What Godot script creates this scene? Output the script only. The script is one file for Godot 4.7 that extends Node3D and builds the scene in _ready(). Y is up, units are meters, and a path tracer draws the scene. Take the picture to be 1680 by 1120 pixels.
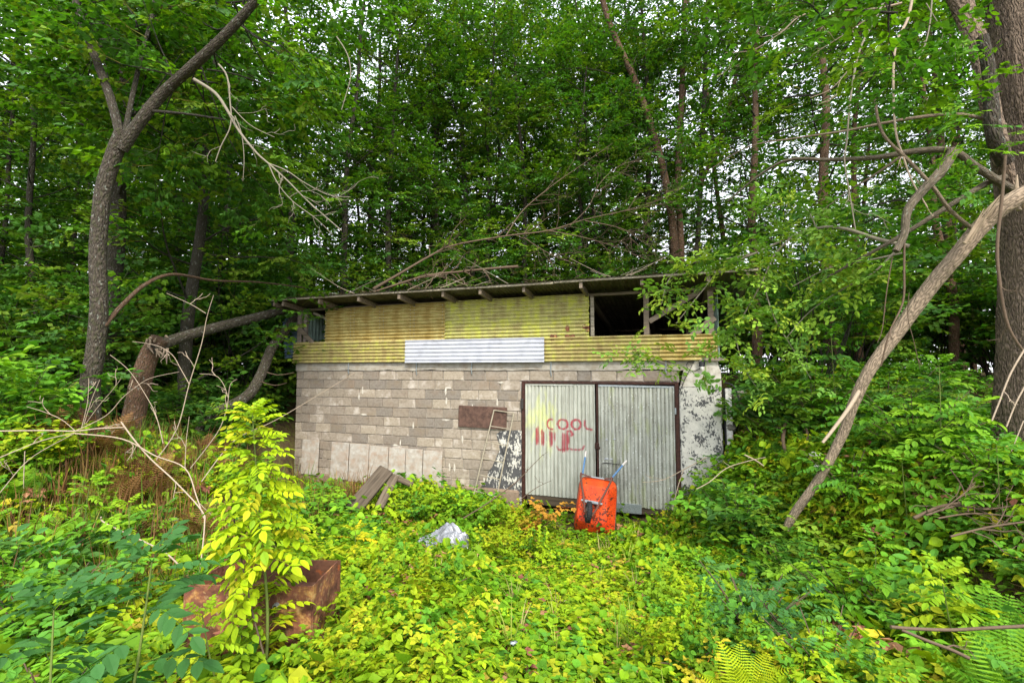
extends Node3D

# Overgrown block shed at the foot of a wooded bank, overcast daylight. y is up, metres.
const FOCAL := 780.0                       # of a 1680 x 1120 frame
const PITCH := 0.06529
const EYE := Vector3(0, 2.2, 0)
const WALL_O := Vector3(-4.518, 0, -9.972) # foot of the block wall where it ends towards the fallen log
const WALL_U := Vector3(0.943925, 0, 0.330159)
const WALL_N := Vector3(-0.330159, 0, 0.943925)

var rng := RandomNumberGenerator.new()
var mats := {}
var noise := FastNoiseLite.new()
var used := {}


class Geo:
	var v := PackedVector3Array()
	var n := PackedVector3Array()
	var t := PackedVector2Array()
	var c := PackedColorArray()
	var i := PackedInt32Array()
	var smooth := false
	var colored := false
	func add(p: Vector3, nn := Vector3.UP, uv := Vector2.ZERO, col := Color.WHITE) -> int:
		v.append(p); n.append(nn); t.append(uv); c.append(col)
		return v.size() - 1
	func tri(a: int, b: int, d: int) -> void:
		i.append(a); i.append(b); i.append(d)
	# quad a b d e in order round; turned so that it faces along the normal of its first corner
	func quad(a: int, b: int, d: int, e: int) -> void:
		var g := (v[b] - v[a]).cross(v[e] - v[a])
		if g.dot(n[a]) > 0.0:
			i.append_array([a, e, d, a, d, b])
		else:
			i.append_array([a, b, d, a, d, e])
	func mesh() -> ArrayMesh:
		var m := ArrayMesh.new()
		var a := []
		a.resize(Mesh.ARRAY_MAX)
		a[Mesh.ARRAY_VERTEX] = v
		if smooth:
			a[Mesh.ARRAY_NORMAL] = n
		a[Mesh.ARRAY_TEX_UV] = t
		if colored:
			a[Mesh.ARRAY_COLOR] = c
		a[Mesh.ARRAY_INDEX] = i
		m.add_surface_from_arrays(Mesh.PRIMITIVE_TRIANGLES, a)
		return m
	# face with its own corners (flat shaded), given clockwise or not
	func face(p: Array, nn: Vector3, uv := [], col := Color.WHITE) -> void:
		var s := v.size()
		for k in p.size():
			add(p[k], nn, uv[k] if uv.size() else Vector2(p[k].x, p[k].y), col)
		if p.size() == 4:
			quad(s, s + 1, s + 2, s + 3)
		else:
			var g: Vector3 = (p[1] - p[0]).cross(p[2] - p[0])
			if g.dot(nn) > 0.0:
				tri(s, s + 2, s + 1)
			else:
				tri(s, s + 1, s + 2)
	# box with chamfered edges, centred on o with half sizes h along the axes of b
	func box(o: Vector3, h: Vector3, bev := 0.004, b := Basis(), jit := 0.0, r: RandomNumberGenerator = null) -> void:
		var cs := []
		for k in 8:
			var s := Vector3(1 if k & 1 else -1, 1 if k & 2 else -1, 1 if k & 4 else -1)
			var q := h
			if jit > 0.0:
				q += Vector3(r.randf_range(-jit, jit), r.randf_range(-jit, jit), r.randf_range(-jit, jit))
			cs.append([o + b * (s * (q - Vector3(0, bev, bev))), o + b * (s * (q - Vector3(bev, 0, bev))), o + b * (s * (q - Vector3(bev, bev, 0))), b * s])
		for ax in 3:
			var p1 := (ax + 1) % 3
			var p2 := (ax + 2) % 3
			for sg in 2:
				var k0 := sg << ax
				var ids := [k0, k0 | (1 << p1), k0 | (1 << p1) | (1 << p2), k0 | (1 << p2)]
				var nn := Vector3.ZERO
				nn[ax] = 1.0 if sg else -1.0
				var uv := []
				for k in ids:
					var lp: Vector3 = b.inverse() * (cs[k][ax] - o)
					uv.append(Vector2(lp[p1], lp[p2]))
				face([cs[ids[0]][ax], cs[ids[1]][ax], cs[ids[2]][ax], cs[ids[3]][ax]], b * nn, uv)
			for e in 4:
				var ka := ((e & 1) << p1) | ((e >> 1) << p2)
				var kb := ka | (1 << ax)
				face([cs[ka][p1], cs[kb][p1], cs[kb][p2], cs[ka][p2]], cs[ka][3] + cs[kb][3])
		for k in 8:
			face([cs[k][0], cs[k][1], cs[k][2]], cs[k][3])
	# straight board between two points
	func bar(p: Vector3, q: Vector3, w: float, h: float, up := Vector3.UP, bev := 0.003) -> void:
		var d := (q - p).normalized()
		var s := d.cross(up).normalized()
		if s.length() < 0.1:
			s = d.cross(Vector3.RIGHT).normalized()
		var u := s.cross(d).normalized()
		box((p + q) / 2.0, Vector3(w / 2, h / 2, (q - p).length() / 2.0), bev, Basis(s, u, -d))
	# tube along points with a radius at each
	func tube(pts: PackedVector3Array, rad: PackedFloat32Array, sides := 6, cap := true, lump := 0.0, lump_noise: FastNoiseLite = null, ridge := 0.0) -> void:
		smooth = true
		var up := Vector3.UP
		var s0 := v.size()
		var along := 0.0
		var m := pts.size()
		var d0 := (pts[1] - pts[0]).normalized()
		if absf(d0.dot(up)) > 0.95:
			up = Vector3.RIGHT
		var side := d0.cross(up).normalized()
		for k in m:
			var d := (pts[mini(k + 1, m - 1)] - pts[maxi(k - 1, 0)]).normalized()
			side = (side - d * side.dot(d)).normalized()
			var oth := d.cross(side)
			if k:
				along += pts[k].distance_to(pts[k - 1])
			for j in sides + 1:
				var a := TAU * j / sides
				var nn := side * cos(a) + oth * sin(a)
				var rr := rad[k]
				if lump > 0.0:
					var q := pts[k] + (side * cos(TAU * (j % sides) / sides) + oth * sin(TAU * (j % sides) / sides)) * rr
					rr *= 1.0 + lump * lump_noise.get_noise_3d(q.x * 9.0, q.y * 4.0, q.z * 9.0)
				if ridge > 0.0:
					var b := TAU * (j % sides) / sides
					rr -= ridge * absf(lump_noise.get_noise_3d(cos(b) * 150.0, along * 42.0, sin(b) * 150.0)) * 1.6
				add(pts[k] + nn * rr, nn, Vector2(float(j) / sides * maxf(1.0, roundf(rad[0] * 13.0)), along * 0.8))
		for k in m - 1:
			for j in sides:
				var a := s0 + k * (sides + 1) + j
				quad(a, a + 1, a + sides + 2, a + sides + 1)
		if cap:
			for e in [0, m - 1]:
				var d := (pts[1] - pts[0]).normalized() * -1.0 if e == 0 else (pts[m - 1] - pts[m - 2]).normalized()
				var ci := add(pts[e], d, Vector2(0.5, 0.5))
				for j in sides:
					var pa := v[s0 + e * (sides + 1) + j]
					var pb := v[s0 + e * (sides + 1) + j + 1]
					var ia := add(pa, d, Vector2(pa.x * 6.0, pa.y * 6.0))
					var ib := add(pb, d, Vector2(pb.x * 6.0, pb.y * 6.0))
					if (pa - pts[e]).cross(pb - pts[e]).dot(d) > 0.0:
						tri(ci, ib, ia)
					else:
						tri(ci, ia, ib)
	# leaf blade: base, direction, normal, length, width; folded along the midrib, tip bent
	func leaf(p: Vector3, d: Vector3, nn: Vector3, l: float, w: float, col: Color, fine := false, fold := 0.18, bend := 0.2) -> void:
		var s := d.cross(nn).normalized()
		nn = s.cross(d).normalized()
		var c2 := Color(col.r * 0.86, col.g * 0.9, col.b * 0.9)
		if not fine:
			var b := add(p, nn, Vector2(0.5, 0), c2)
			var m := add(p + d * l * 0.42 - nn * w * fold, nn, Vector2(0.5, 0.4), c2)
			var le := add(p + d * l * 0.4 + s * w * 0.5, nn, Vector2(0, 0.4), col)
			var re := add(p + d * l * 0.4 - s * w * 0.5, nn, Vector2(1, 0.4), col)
			var ti := add(p + d * l - nn * l * bend, nn, Vector2(0.5, 1), col)
			i.append_array([b, m, le, b, re, m, le, m, ti, m, re, ti])
			return
		var b := add(p, nn, Vector2(0.5, 0), c2)
		var m1 := add(p + d * l * 0.25 - nn * w * fold * 0.8, nn, Vector2(0.5, 0.25), c2)
		var m2 := add(p + d * l * 0.66 - nn * (w * fold * 0.9 + l * bend * 0.3), nn, Vector2(0.5, 0.66), c2)
		var ti := add(p + d * l - nn * l * bend, nn, Vector2(0.5, 1), col)
		var e := []
		for sg in [1.0, -1.0]:
			e.append(add(p + d * l * 0.22 + s * sg * w * 0.43, nn, Vector2(0.5 + sg * 0.43, 0.25), col))
			e.append(add(p + d * l * 0.5 + s * sg * w * 0.5 - nn * l * bend * 0.12, nn, Vector2(0.5 + sg * 0.5, 0.5), col))
			e.append(add(p + d * l * 0.78 + s * sg * w * 0.3 - nn * l * bend * 0.5, nn, Vector2(0.5 + sg * 0.3, 0.8), col))
		i.append_array([b, m1, e[0], e[0], m1, e[1], e[1], m1, m2, e[1], m2, e[2], e[2], m2, ti])
		i.append_array([b, e[3], m1, e[3], e[4], m1, e[4], m2, m1, e[4], e[5], m2, e[5], ti, m2])


func at(px: float, py: float, depth: float) -> Vector3:
	var d := Vector3((px - 840.0) / FOCAL, (560.0 - py) / FOCAL, -1.0)
	d = Basis(Vector3.RIGHT, PITCH) * d
	return EYE + d * (depth / -d.z)


func wall_point(u: float, v: float, w: float) -> Vector3:
	return WALL_O + WALL_U * u + Vector3.UP * v + WALL_N * w


func numbered(called: String) -> String:
	used[called] = used.get(called, -1) + 1
	return called if used[called] == 0 else "%s_%03d" % [called, used[called]]


func thing(called: String, label: String, category: String, where := Vector3.ZERO, group := "", b := Basis()) -> Node3D:
	var o := Node3D.new()
	o.name = numbered(called)
	add_child(o, true)
	o.transform = Transform3D(b, where)
	tag(o, label, category, group)
	return o


func tag(o: Node, label: String, category := "", group := "", kind := "") -> void:
	o.set_meta("label", label)
	if category: o.set_meta("category", category)
	if group: o.set_meta("group", group)
	if kind: o.set_meta("kind", kind)


func part(called: String, m: Mesh, material: Material, parent: Node, where := Transform3D()) -> MeshInstance3D:
	var o := MeshInstance3D.new()
	o.name = called if parent != self else numbered(called)
	o.mesh = m
	o.material_override = material
	o.transform = where
	parent.add_child(o, true)
	return o


func swarm(called: String, m: Mesh, material: Material, parent: Node, where: Array, tint: PackedColorArray) -> MultiMeshInstance3D:
	var mm := MultiMesh.new()
	mm.transform_format = MultiMesh.TRANSFORM_3D
	mm.use_colors = true
	mm.mesh = m
	mm.instance_count = where.size()
	for k in where.size():
		mm.set_instance_transform(k, where[k])
		mm.set_instance_color(k, tint[k])
	var o := MultiMeshInstance3D.new()
	o.name = called if parent != self else numbered(called)
	o.multimesh = mm
	o.material_override = material
	o.set_meta("kind", "stuff")
	parent.add_child(o, true)
	return o


func rr(a: float, b: float) -> float:
	return rng.randf_range(a, b)


func rdir() -> Vector3:
	var z := rr(-1, 1)
	var a := rr(0, TAU)
	var s := sqrt(1.0 - z * z)
	return Vector3(s * cos(a), z, s * sin(a))


func lin(r: float, g: float, b: float) -> Color:
	return Color(r, g, b).linear_to_srgb()


# ---------------------------------------------------------------- ground shape
func sm(a: float, b: float, x: float) -> float:
	return smoothstep(a, b, x)


func ground_y(x: float, z: float) -> float:
	var r := Vector3(x, 0, z) - WALL_O
	var u := r.dot(WALL_U)
	var w := r.dot(WALL_N)
	var front := -0.2 + 0.72 * sm(0.9, 6.8, w) + 0.26 * sm(5.0, 3.0, u) * sm(4.0, 0.5, w)
	var bank_r := 1.35 * sm(2.7, 4.4, x + 0.3 * (-z - 5.0)) * sm(-1.5, -3.2, z)
	var bank_l := 1.0 * sm(-2.6, -5.6, x + 0.22 * (-z - 6.0) * -1.0) * sm(-2.2, -5.6, z) * (1.0 - sm(-1.1, 0.4, u) * sm(3.2, 0.9, w))
	var h := front + maxf(bank_r, bank_l)
	var back := 2.0 + 0.02 * clampf(-w, 0.0, 12.0) - 0.06 * clampf(-w - 9.0, 0.0, 30.0)
	if u > -0.15 and u < 8.15 and w < 0.1 and w > -4.4:
		h = minf(h, 0.05)
	else:
		var side_l := sm(-0.15, -1.6, u)
		var side_r := sm(8.15, 8.9, u)
		var k := sm(0.2, -2.2, w) * maxf(side_l, side_r)
		if w < -4.3:
			k = maxf(k, sm(-4.3, -4.6, w))
		h = lerpf(h, maxf(back, h), k)
	h += noise.get_noise_2d(x * 14.0, z * 14.0) * 0.07 + noise.get_noise_2d(x * 60.0, z * 60.0) * 0.025
	return h


# point over the ground under a pixel's line of sight at that depth
func grounded(px: float, py: float, depth: float, lift := 0.0) -> Vector3:
	var p := at(px, py, depth)
	return Vector3(p.x, ground_y(p.x, p.z) + lift, p.z)


func on_ground(x: float, z: float) -> Vector3:
	return Vector3(x, ground_y(x, z), z)


# ---------------------------------------------------------------- scene
func _ready() -> void:
	noise.seed = 11
	noise.noise_type = FastNoiseLite.TYPE_SIMPLEX_SMOOTH
	noise.frequency = 0.03
	var cam := Camera3D.new()
	cam.name = "camera"
	cam.fov = rad_to_deg(2.0 * atan(560.0 / FOCAL))
	cam.near = 0.05
	cam.far = 900.0
	cam.transform = Transform3D(Basis(Vector3.RIGHT, PITCH), EYE)
	add_child(cam)
	var sky_look := ProceduralSkyMaterial.new()
	sky_look.sky_top_color = Color(0.86, 0.88, 0.92)
	sky_look.sky_horizon_color = Color(0.90, 0.90, 0.93)
	sky_look.ground_bottom_color = Color(0.25, 0.26, 0.2)
	sky_look.ground_horizon_color = Color(0.6, 0.6, 0.6)
	sky_look.sun_angle_max = 1.0
	var sky := Sky.new()
	sky.sky_material = sky_look
	var env := Environment.new()
	env.background_mode = Environment.BG_SKY
	env.sky = sky
	env.tonemap_mode = Environment.TONE_MAPPER_LINEAR
	env.tonemap_exposure = 3.7
	env.background_energy_multiplier = 1.0
	env.sdfgi_enabled = true
	env.ssao_enabled = true
	env.ssil_enabled = true
	var around := WorldEnvironment.new()
	around.name = "surroundings"
	around.environment = env
	add_child(around)
	var sun := DirectionalLight3D.new()
	sun.name = "sun"
	sun.light_energy = 0.5
	sun.light_angular_distance = 12.0
	sun.light_color = Color(1.0, 0.98, 0.93)
	sun.shadow_enabled = true
	sun.basis = Basis.looking_at(Vector3(-0.22, -0.8, -0.8).normalized())
	add_child(sun)

	make_materials()
	make_ground()
	make_shed()
	print("shed ", Time.get_ticks_msec())
	make_yard_things()
	make_leaf_meshes()
	make_trees()
	print("trees ", Time.get_ticks_msec())
	make_dead_wood()
	make_plants()
	print("plants ", Time.get_ticks_msec())
	make_ground_cover()
	print("cover ", Time.get_ticks_msec())


# ---------------------------------------------------------------- materials
func noise_tex(sd: int, freq: float, oct: int, stops: Array, size := 256, kind := FastNoiseLite.TYPE_SIMPLEX_SMOOTH, sy := 0) -> NoiseTexture2D:
	var f := FastNoiseLite.new()
	f.seed = sd
	f.noise_type = kind
	f.frequency = freq
	f.fractal_octaves = oct
	f.fractal_gain = 0.6
	var t := NoiseTexture2D.new()
	t.width = size
	t.height = sy if sy else size
	t.seamless = true
	t.noise = f
	if stops.size():
		var g := Gradient.new()
		g.offsets = PackedFloat32Array(stops.map(func(s): return s[0]))
		g.colors = PackedColorArray(stops.map(func(s): return s[1]))
		t.color_ramp = g
	return t


func mat(called: String, col: Color, rough := 0.85, tex: Texture2D = null, scale := 0.0, world := false) -> StandardMaterial3D:
	var m := StandardMaterial3D.new()
	m.resource_name = called
	m.albedo_color = col
	m.roughness = rough
	m.metallic_specular = 0.4
	if tex:
		m.albedo_texture = tex
	if scale > 0.0:
		m.uv1_triplanar = true
		m.uv1_world_triplanar = world
		m.uv1_scale = Vector3.ONE * scale
	mats[called] = m
	return m


func relief(m: StandardMaterial3D, tex: Texture2D, cm: float) -> void:
	m.heightmap_enabled = true
	m.heightmap_texture = tex
	m.heightmap_scale = cm


func over(m: StandardMaterial3D, tex: Texture2D, scale := 1.0) -> void:
	m.detail_enabled = true
	m.detail_albedo = tex
	m.detail_uv_layer = BaseMaterial3D.DETAIL_UV_2
	m.uv2_triplanar = true
	m.uv2_world_triplanar = m.uv1_world_triplanar
	m.uv2_scale = Vector3.ONE * scale


# tray paint: faded red-orange with rust worn through round the wheel, on the nose and in specks
func barrow_picture() -> ImageTexture:
	var fine := FastNoiseLite.new()
	fine.seed = 14
	fine.frequency = 0.05
	fine.fractal_octaves = 4
	var coarse := FastNoiseLite.new()
	coarse.seed = 15
	coarse.frequency = 0.014
	var im := Image.create(256, 352, false, Image.FORMAT_RGB8)
	for y in 352:
		for x in 256:
			var h := y / 352.0
			var k := 0.5 + 0.5 * coarse.get_noise_2d(x * 0.6, y * 0.6)
			var c := Color(0.58, 0.028, 0.008).lerp(Color(0.80, 0.10, 0.012), clampf(0.25 + 0.9 * (k - 0.5) + 0.5 * h, 0.0, 1.0))
			c = c.lerp(Color(0.80, 0.30, 0.10), clampf(0.5 * fine.get_noise_2d(x * 0.5 + 90, y * 0.5) - 0.12, 0.0, 0.4))
			var worn := 1.0 - Vector2((x - 138) / 85.0, (y - 135) / 95.0).length()
			var nose := 1.0 - Vector2((x - 20) / 60.0, (y - 15) / 60.0).length()
			var r := 0.75 * fine.get_noise_2d(x, y) + 0.45 * coarse.get_noise_2d(x * 1.7, y * 1.7 + 400) + 0.30 * maxf(worn, -0.6) + 0.25 * maxf(nose, -0.3)
			if r > 0.06:
				c = c.lerp(Color(0.075, 0.022, 0.014) * (0.8 + 0.6 * k), clampf((r - 0.06) * 9.0, 0.0, 0.92))
			elif fine.get_noise_2d(x * 2.6, y * 2.6 + 900) > 0.42:
				c = Color(0.10, 0.02, 0.01)
			im.set_pixel(x, y, Color(c.r, c.g, c.b).linear_to_srgb())
	return ImageTexture.create_from_image(im)


# weathered zinc of the plain door leaf: runs of dirt, bright dents, a dull area under the tear
func zinc_picture() -> ImageTexture:
	var fine := FastNoiseLite.new()
	fine.seed = 24
	fine.frequency = 0.04
	fine.fractal_octaves = 4
	var im := Image.create(384, 640, false, Image.FORMAT_RGB8)
	for y in 640:
		for x in 384:
			var run := 0.5 + 0.6 * fine.get_noise_2d(x * 1.2, y * 0.07) + 0.25 * fine.get_noise_2d(x * 0.3, y * 0.3 + 700)
			var c := Color(0.25, 0.245, 0.20).lerp(Color(0.50, 0.51, 0.45), clampf(run, 0.0, 1.0))
			var dull := fine.get_noise_2d(x * 0.25, y * 0.12 + 50) + 1.2 - Vector2((x - 60) / 90.0, (y - 500) / 110.0).length()
			if dull > 0.35:
				c = c.lerp(Color(0.13, 0.13, 0.105), clampf((dull - 0.35) * 1.5, 0.0, 0.6))
			var moss := fine.get_noise_2d(x * 0.5 + 333, y * 0.1)
			if moss > 0.2:
				c = c.lerp(Color(0.30, 0.33, 0.14), clampf((moss - 0.2) * 1.6, 0.0, 0.5))
			var ding := fine.get_noise_2d(x * 1.9 + 77, y * 1.9)
			if ding > 0.52:
				c = Color(0.72, 0.75, 0.74)
			elif ding < -0.56:
				c = Color(0.06, 0.05, 0.04)
			im.set_pixel(x, y, Color(c.r, c.g, c.b).linear_to_srgb())
	return ImageTexture.create_from_image(im)


# white paint or plaster over black tar, flaked off in clusters: more shows black as thr falls
func peeled(wd: int, hg: int, thr: float, streak: float) -> ImageTexture:
	var fine := FastNoiseLite.new()
	fine.seed = int(thr * 100)
	fine.frequency = 0.045
	fine.fractal_octaves = 4
	fine.fractal_gain = 0.65
	var coarse := FastNoiseLite.new()
	coarse.seed = 77
	coarse.frequency = 0.009
	coarse.fractal_octaves = 2
	var im := Image.create(wd, hg, false, Image.FORMAT_RGB8)
	for y in hg:
		for x in wd:
			var k := 0.5 + 0.55 * fine.get_noise_2d(x * (1.0 + streak * 0.5), y * (1.0 - streak * 0.5)) + 0.42 * coarse.get_noise_2d(x, y) + 0.14 * fine.get_noise_2d(x * 3.1 + 500.0, y * 0.5)
			var tone := 0.9 + 0.22 * fine.get_noise_2d(y * 0.4 + 300.0, x * 0.4)
			var c := Color(0.60, 0.57, 0.50) * tone
			if k > thr:
				c = c.lerp(Color(0.035, 0.036, 0.043) * tone, clampf((k - thr) * 8.0, 0.0, 0.92))
			im.set_pixel(x, y, Color(c.r, c.g, c.b).linear_to_srgb())
	return ImageTexture.create_from_image(im)


func make_materials() -> void:
	var grain := noise_tex(3, 0.08, 5, [], 256)
	var gritty := noise_tex(5, 0.02, 5, [[0.0, lin(0.55, 0.52, 0.5)], [0.4, lin(0.85, 0.83, 0.8)], [0.7, lin(1, 1, 1)], [1.0, lin(1, 1, 1)]], 512)
	var stains := noise_tex(21, 0.012, 4, [[0.0, Color(0.9, 0.87, 0.84, 0.0)], [0.60, Color(0.80, 0.76, 0.72, 0.0)], [0.72, Color(0.80, 0.76, 0.72, 0.32)], [1.0, Color(0.88, 0.85, 0.81, 0.6)]], 512)
	var dust := noise_tex(22, 0.008, 4, [[0.0, Color(0.5, 0.42, 0.34, 0.65)], [0.42, Color(0.5, 0.42, 0.34, 0.1)], [0.55, Color(0.5, 0.45, 0.3, 0.0)], [1.0, Color(0.5, 0.45, 0.3, 0.0)]], 512)
	for k in 6:
		var tone: Color = [lin(0.28, 0.235, 0.19), lin(0.315, 0.265, 0.21), lin(0.245, 0.207, 0.17), lin(0.30, 0.25, 0.195), lin(0.225, 0.195, 0.165), lin(0.345, 0.29, 0.225)][k]
		var m := mat("block_%d" % k, tone, 0.92, gritty, 1.3 + 0.1 * k, true)
		m.uv1_offset = Vector3(0.13 * k, 0.31 * k, 0.2 * k)
		relief(m, grain, 0.25)
		over(m, stains if k % 2 else dust, 0.55)
	var mo := mat("mortar", lin(0.36, 0.32, 0.275), 0.95, gritty, 2.0, true)
	relief(mo, grain, 0.4)
	var be := mat("beam_concrete", lin(0.36, 0.33, 0.28), 0.92, gritty, 0.8, true)
	relief(be, grain, 0.5)
	over(be, dust, 0.9)
	var pl := mat("plinth", lin(0.26, 0.19, 0.14), 0.95, gritty, 1.2, true)
	relief(pl, grain, 0.6)
	over(pl, dust, 1.2)
	var panel := mat("panel_grey", lin(0.40, 0.365, 0.32), 0.9, gritty, 0.7, true)
	over(panel, noise_tex(31, 0.012, 4, [[0.0, Color(0.62, 0.45, 0.33, 0.6)], [0.45, Color(0.62, 0.48, 0.36, 0.18)], [0.6, Color(0.8, 0.78, 0.75, 0.0)], [1.0, Color(0.85, 0.84, 0.82, 0.6)]], 512), 0.8)
	# peeling white paint over tar
	var pier := mat("pier_paint", lin(0.60, 0.57, 0.50), 0.88, gritty, 0.9, false)
	relief(pier, grain, 0.35)
	pier.uv1_triplanar = false
	pier.albedo_texture = peeled(256, 960, 0.59, 0.35)
	pier.albedo_color = Color.WHITE
	pier.uv1_scale = Vector3(1.0 / 0.62, 1.0 / 2.35, 1)
	pier.uv1_offset = Vector3(0.5, 0.5, 0)
	mat("pier_clean", lin(0.56, 0.52, 0.45), 0.9, gritty, 0.9, false)
	var tar := mat("tar_patch", Color.WHITE, 0.75)
	tar.albedo_texture = peeled(320, 512, 0.35, 0.7)
	tar.uv1_scale = Vector3(1.1, 0.75, 1)
	# painted corrugated sheets under lichen
	var specks := noise_tex(51, 0.11, 3, [[0.0, Color(0.12, 0.10, 0.05, 0.85)], [0.30, Color(0.16, 0.13, 0.06, 0.6)], [0.42, Color(0.2, 0.18, 0.05, 0.0)], [1.0, Color(0.2, 0.2, 0.0, 0.0)]], 512)
	var y1 := mat("sheet_ochre", lin(1, 1, 1), 0.8, noise_tex(52, 0.010, 5, [[0.0, lin(0.28, 0.19, 0.05)], [0.35, lin(0.37, 0.27, 0.08)], [0.55, lin(0.43, 0.33, 0.11)], [0.75, lin(0.52, 0.44, 0.18)], [1.0, lin(0.48, 0.44, 0.12)]], 512), 0.9)
	over(y1, specks, 1.4)
	var y2 := mat("sheet_lichen", lin(1, 1, 1), 0.85, noise_tex(53, 0.010, 5, [[0.0, lin(0.27, 0.21, 0.09)], [0.32, lin(0.40, 0.35, 0.13)], [0.46, lin(0.47, 0.44, 0.18)], [0.62, lin(0.53, 0.52, 0.15)], [0.78, lin(0.60, 0.62, 0.08)], [1.0, lin(0.60, 0.64, 0.04)]], 512), 0.9)
	over(y2, specks, 1.3)
	var y3 := mat("sheet_faded", lin(1, 1, 1), 0.85, noise_tex(54, 0.012, 5, [[0.0, lin(0.24, 0.17, 0.07)], [0.35, lin(0.38, 0.30, 0.12)], [0.55, lin(0.46, 0.40, 0.15)], [0.72, lin(0.48, 0.46, 0.12)], [0.85, lin(0.55, 0.57, 0.05)], [1.0, lin(0.55, 0.58, 0.04)]], 512), 0.8)
	over(y3, specks, 1.5)
	var wh := mat("sheet_white", lin(0.47, 0.48, 0.50), 0.35, noise_tex(55, 0.02, 3, [[0.0, Color(0.82, 0.82, 0.85)], [0.5, Color(0.97, 0.97, 1)], [1.0, Color(1, 1, 1)]], 256), 0.5)
	wh.metallic = 0.0
	var bl := mat("sheet_blue", lin(0.15, 0.22, 0.31), 0.5, noise_tex(56, 0.03, 4, [[0.0, Color(0.55, 0.55, 0.55)], [1.0, Color(1, 1, 1)]], 256), 1.0)
	bl.metallic = 0.2
	mat("sheet_green", lin(0.30, 0.42, 0.36), 0.7, gritty, 0.8)
	var rs := mat("roof_sheet", lin(0.16, 0.14, 0.12), 0.75, noise_tex(57, 0.02, 4, [[0.0, lin(0.2, 0.17, 0.12)], [0.5, lin(0.6, 0.58, 0.5)], [1.0, lin(1, 1, 0.9)]], 256), 0.8)
	over(rs, noise_tex(58, 0.03, 4, [[0.0, Color(0.2, 0.25, 0.08, 0.8)], [0.4, Color(0.2, 0.25, 0.08, 0.0)], [1.0, Color(0.2, 0.25, 0.08, 0.0)]], 256), 1.0)
	# metal door
	var dr := mat("door_metal", Color.WHITE, 0.55)
	dr.albedo_texture = zinc_picture()
	dr.uv1_scale = Vector3(1.0 / 1.185, 1.0 / 1.9, 1)
	dr.metallic = 0.15
	mat("iron_and_gap_black", lin(0.035, 0.03, 0.028), 0.8)  # iron fittings, and the painted dark inside the tear and holes
	var br := mat("brown_steel", lin(0.075, 0.028, 0.018), 0.7, noise_tex(63, 0.03, 4, [[0.0, Color(0.5, 0.45, 0.4)], [1.0, Color(1, 1, 1)]], 256), 2.0)
	relief(br, grain, 0.2)
	# timber
	var wood := noise_tex(71, 0.012, 5, [[0.0, lin(0.35, 0.33, 0.3)], [0.5, lin(0.75, 0.72, 0.68)], [1.0, lin(1, 1, 1)]], 256)
	for w in [["wood_grey", lin(0.26, 0.21, 0.16)], ["gap_shade", lin(0.10, 0.075, 0.05)], ["wood_pale", lin(0.40, 0.36, 0.28)], ["wood_pinkish", lin(0.30, 0.25, 0.22)], ["wood_old", lin(0.19, 0.15, 0.11)], ["plank_old", lin(0.115, 0.09, 0.065)], ["plank_grey", lin(0.16, 0.125, 0.09)]]:  # the darkest tone paints the shade below the door leaves
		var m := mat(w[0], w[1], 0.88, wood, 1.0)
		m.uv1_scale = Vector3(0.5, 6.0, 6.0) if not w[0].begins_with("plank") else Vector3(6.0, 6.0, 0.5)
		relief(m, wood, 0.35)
	var ply := mat("plywood_brown", lin(0.115, 0.062, 0.045), 0.8, noise_tex(72, 0.02, 5, [[0.0, lin(0.4, 0.4, 0.4)], [0.6, lin(0.9, 0.9, 0.9)], [1.0, lin(1.3, 1.3, 1.3)]], 256), 1.5)
	over(ply, noise_tex(73, 0.15, 2, [[0.0, Color(0.7, 0.65, 0.6, 0.9)], [0.14, Color(0.6, 0.5, 0.45, 0.6)], [0.2, Color(0.5, 0.4, 0.35, 0.0)], [1.0, Color(0.5, 0.4, 0.35, 0.0)]], 256), 1.4)
	# bark
	var ridged := FastNoiseLite.new()
	ridged.seed = 9
	ridged.noise_type = FastNoiseLite.TYPE_SIMPLEX_SMOOTH
	ridged.fractal_type = FastNoiseLite.FRACTAL_RIDGED
	ridged.frequency = 0.022
	ridged.fractal_octaves = 4
	var src := ridged.get_seamless_image(512, 512)
	src.resize(512, 128, Image.INTERPOLATE_BILINEAR)
	src.resize(512, 512, Image.INTERPOLATE_BILINEAR)
	src = src.get_region(Rect2i(0, 0, 512, 512))
	var tall := Image.create(512, 512, false, Image.FORMAT_L8)
	var tall_c := Image.create(512, 512, false, Image.FORMAT_RGB8)
	for y in 512:
		for x in 512:
			var h := src.get_pixel(x, (y / 4 + 128) % 512 if false else (y * 1) % 512).r
			h = clampf(1.15 - 1.25 * h, 0.0, 1.0)
			tall.set_pixel(x, y, Color(h, h, h))
			var q := 0.35 + 0.75 * h
			tall_c.set_pixel(x, y, Color(q, q * 0.98, q * 0.95).linear_to_srgb())
	var bark_h := ImageTexture.create_from_image(tall)
	var bark_c := ImageTexture.create_from_image(tall_c)
	var moss := noise_tex(81, 0.02, 4, [[0.0, Color(0.22, 0.26, 0.10, 0.6)], [0.36, Color(0.22, 0.26, 0.10, 0.2)], [0.46, Color(0.4, 0.42, 0.36, 0.0)], [0.70, Color(0.55, 0.57, 0.52, 0.0)], [0.78, Color(0.55, 0.57, 0.52, 0.45)], [1.0, Color(0.6, 0.62, 0.56, 0.7)]], 512)
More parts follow.
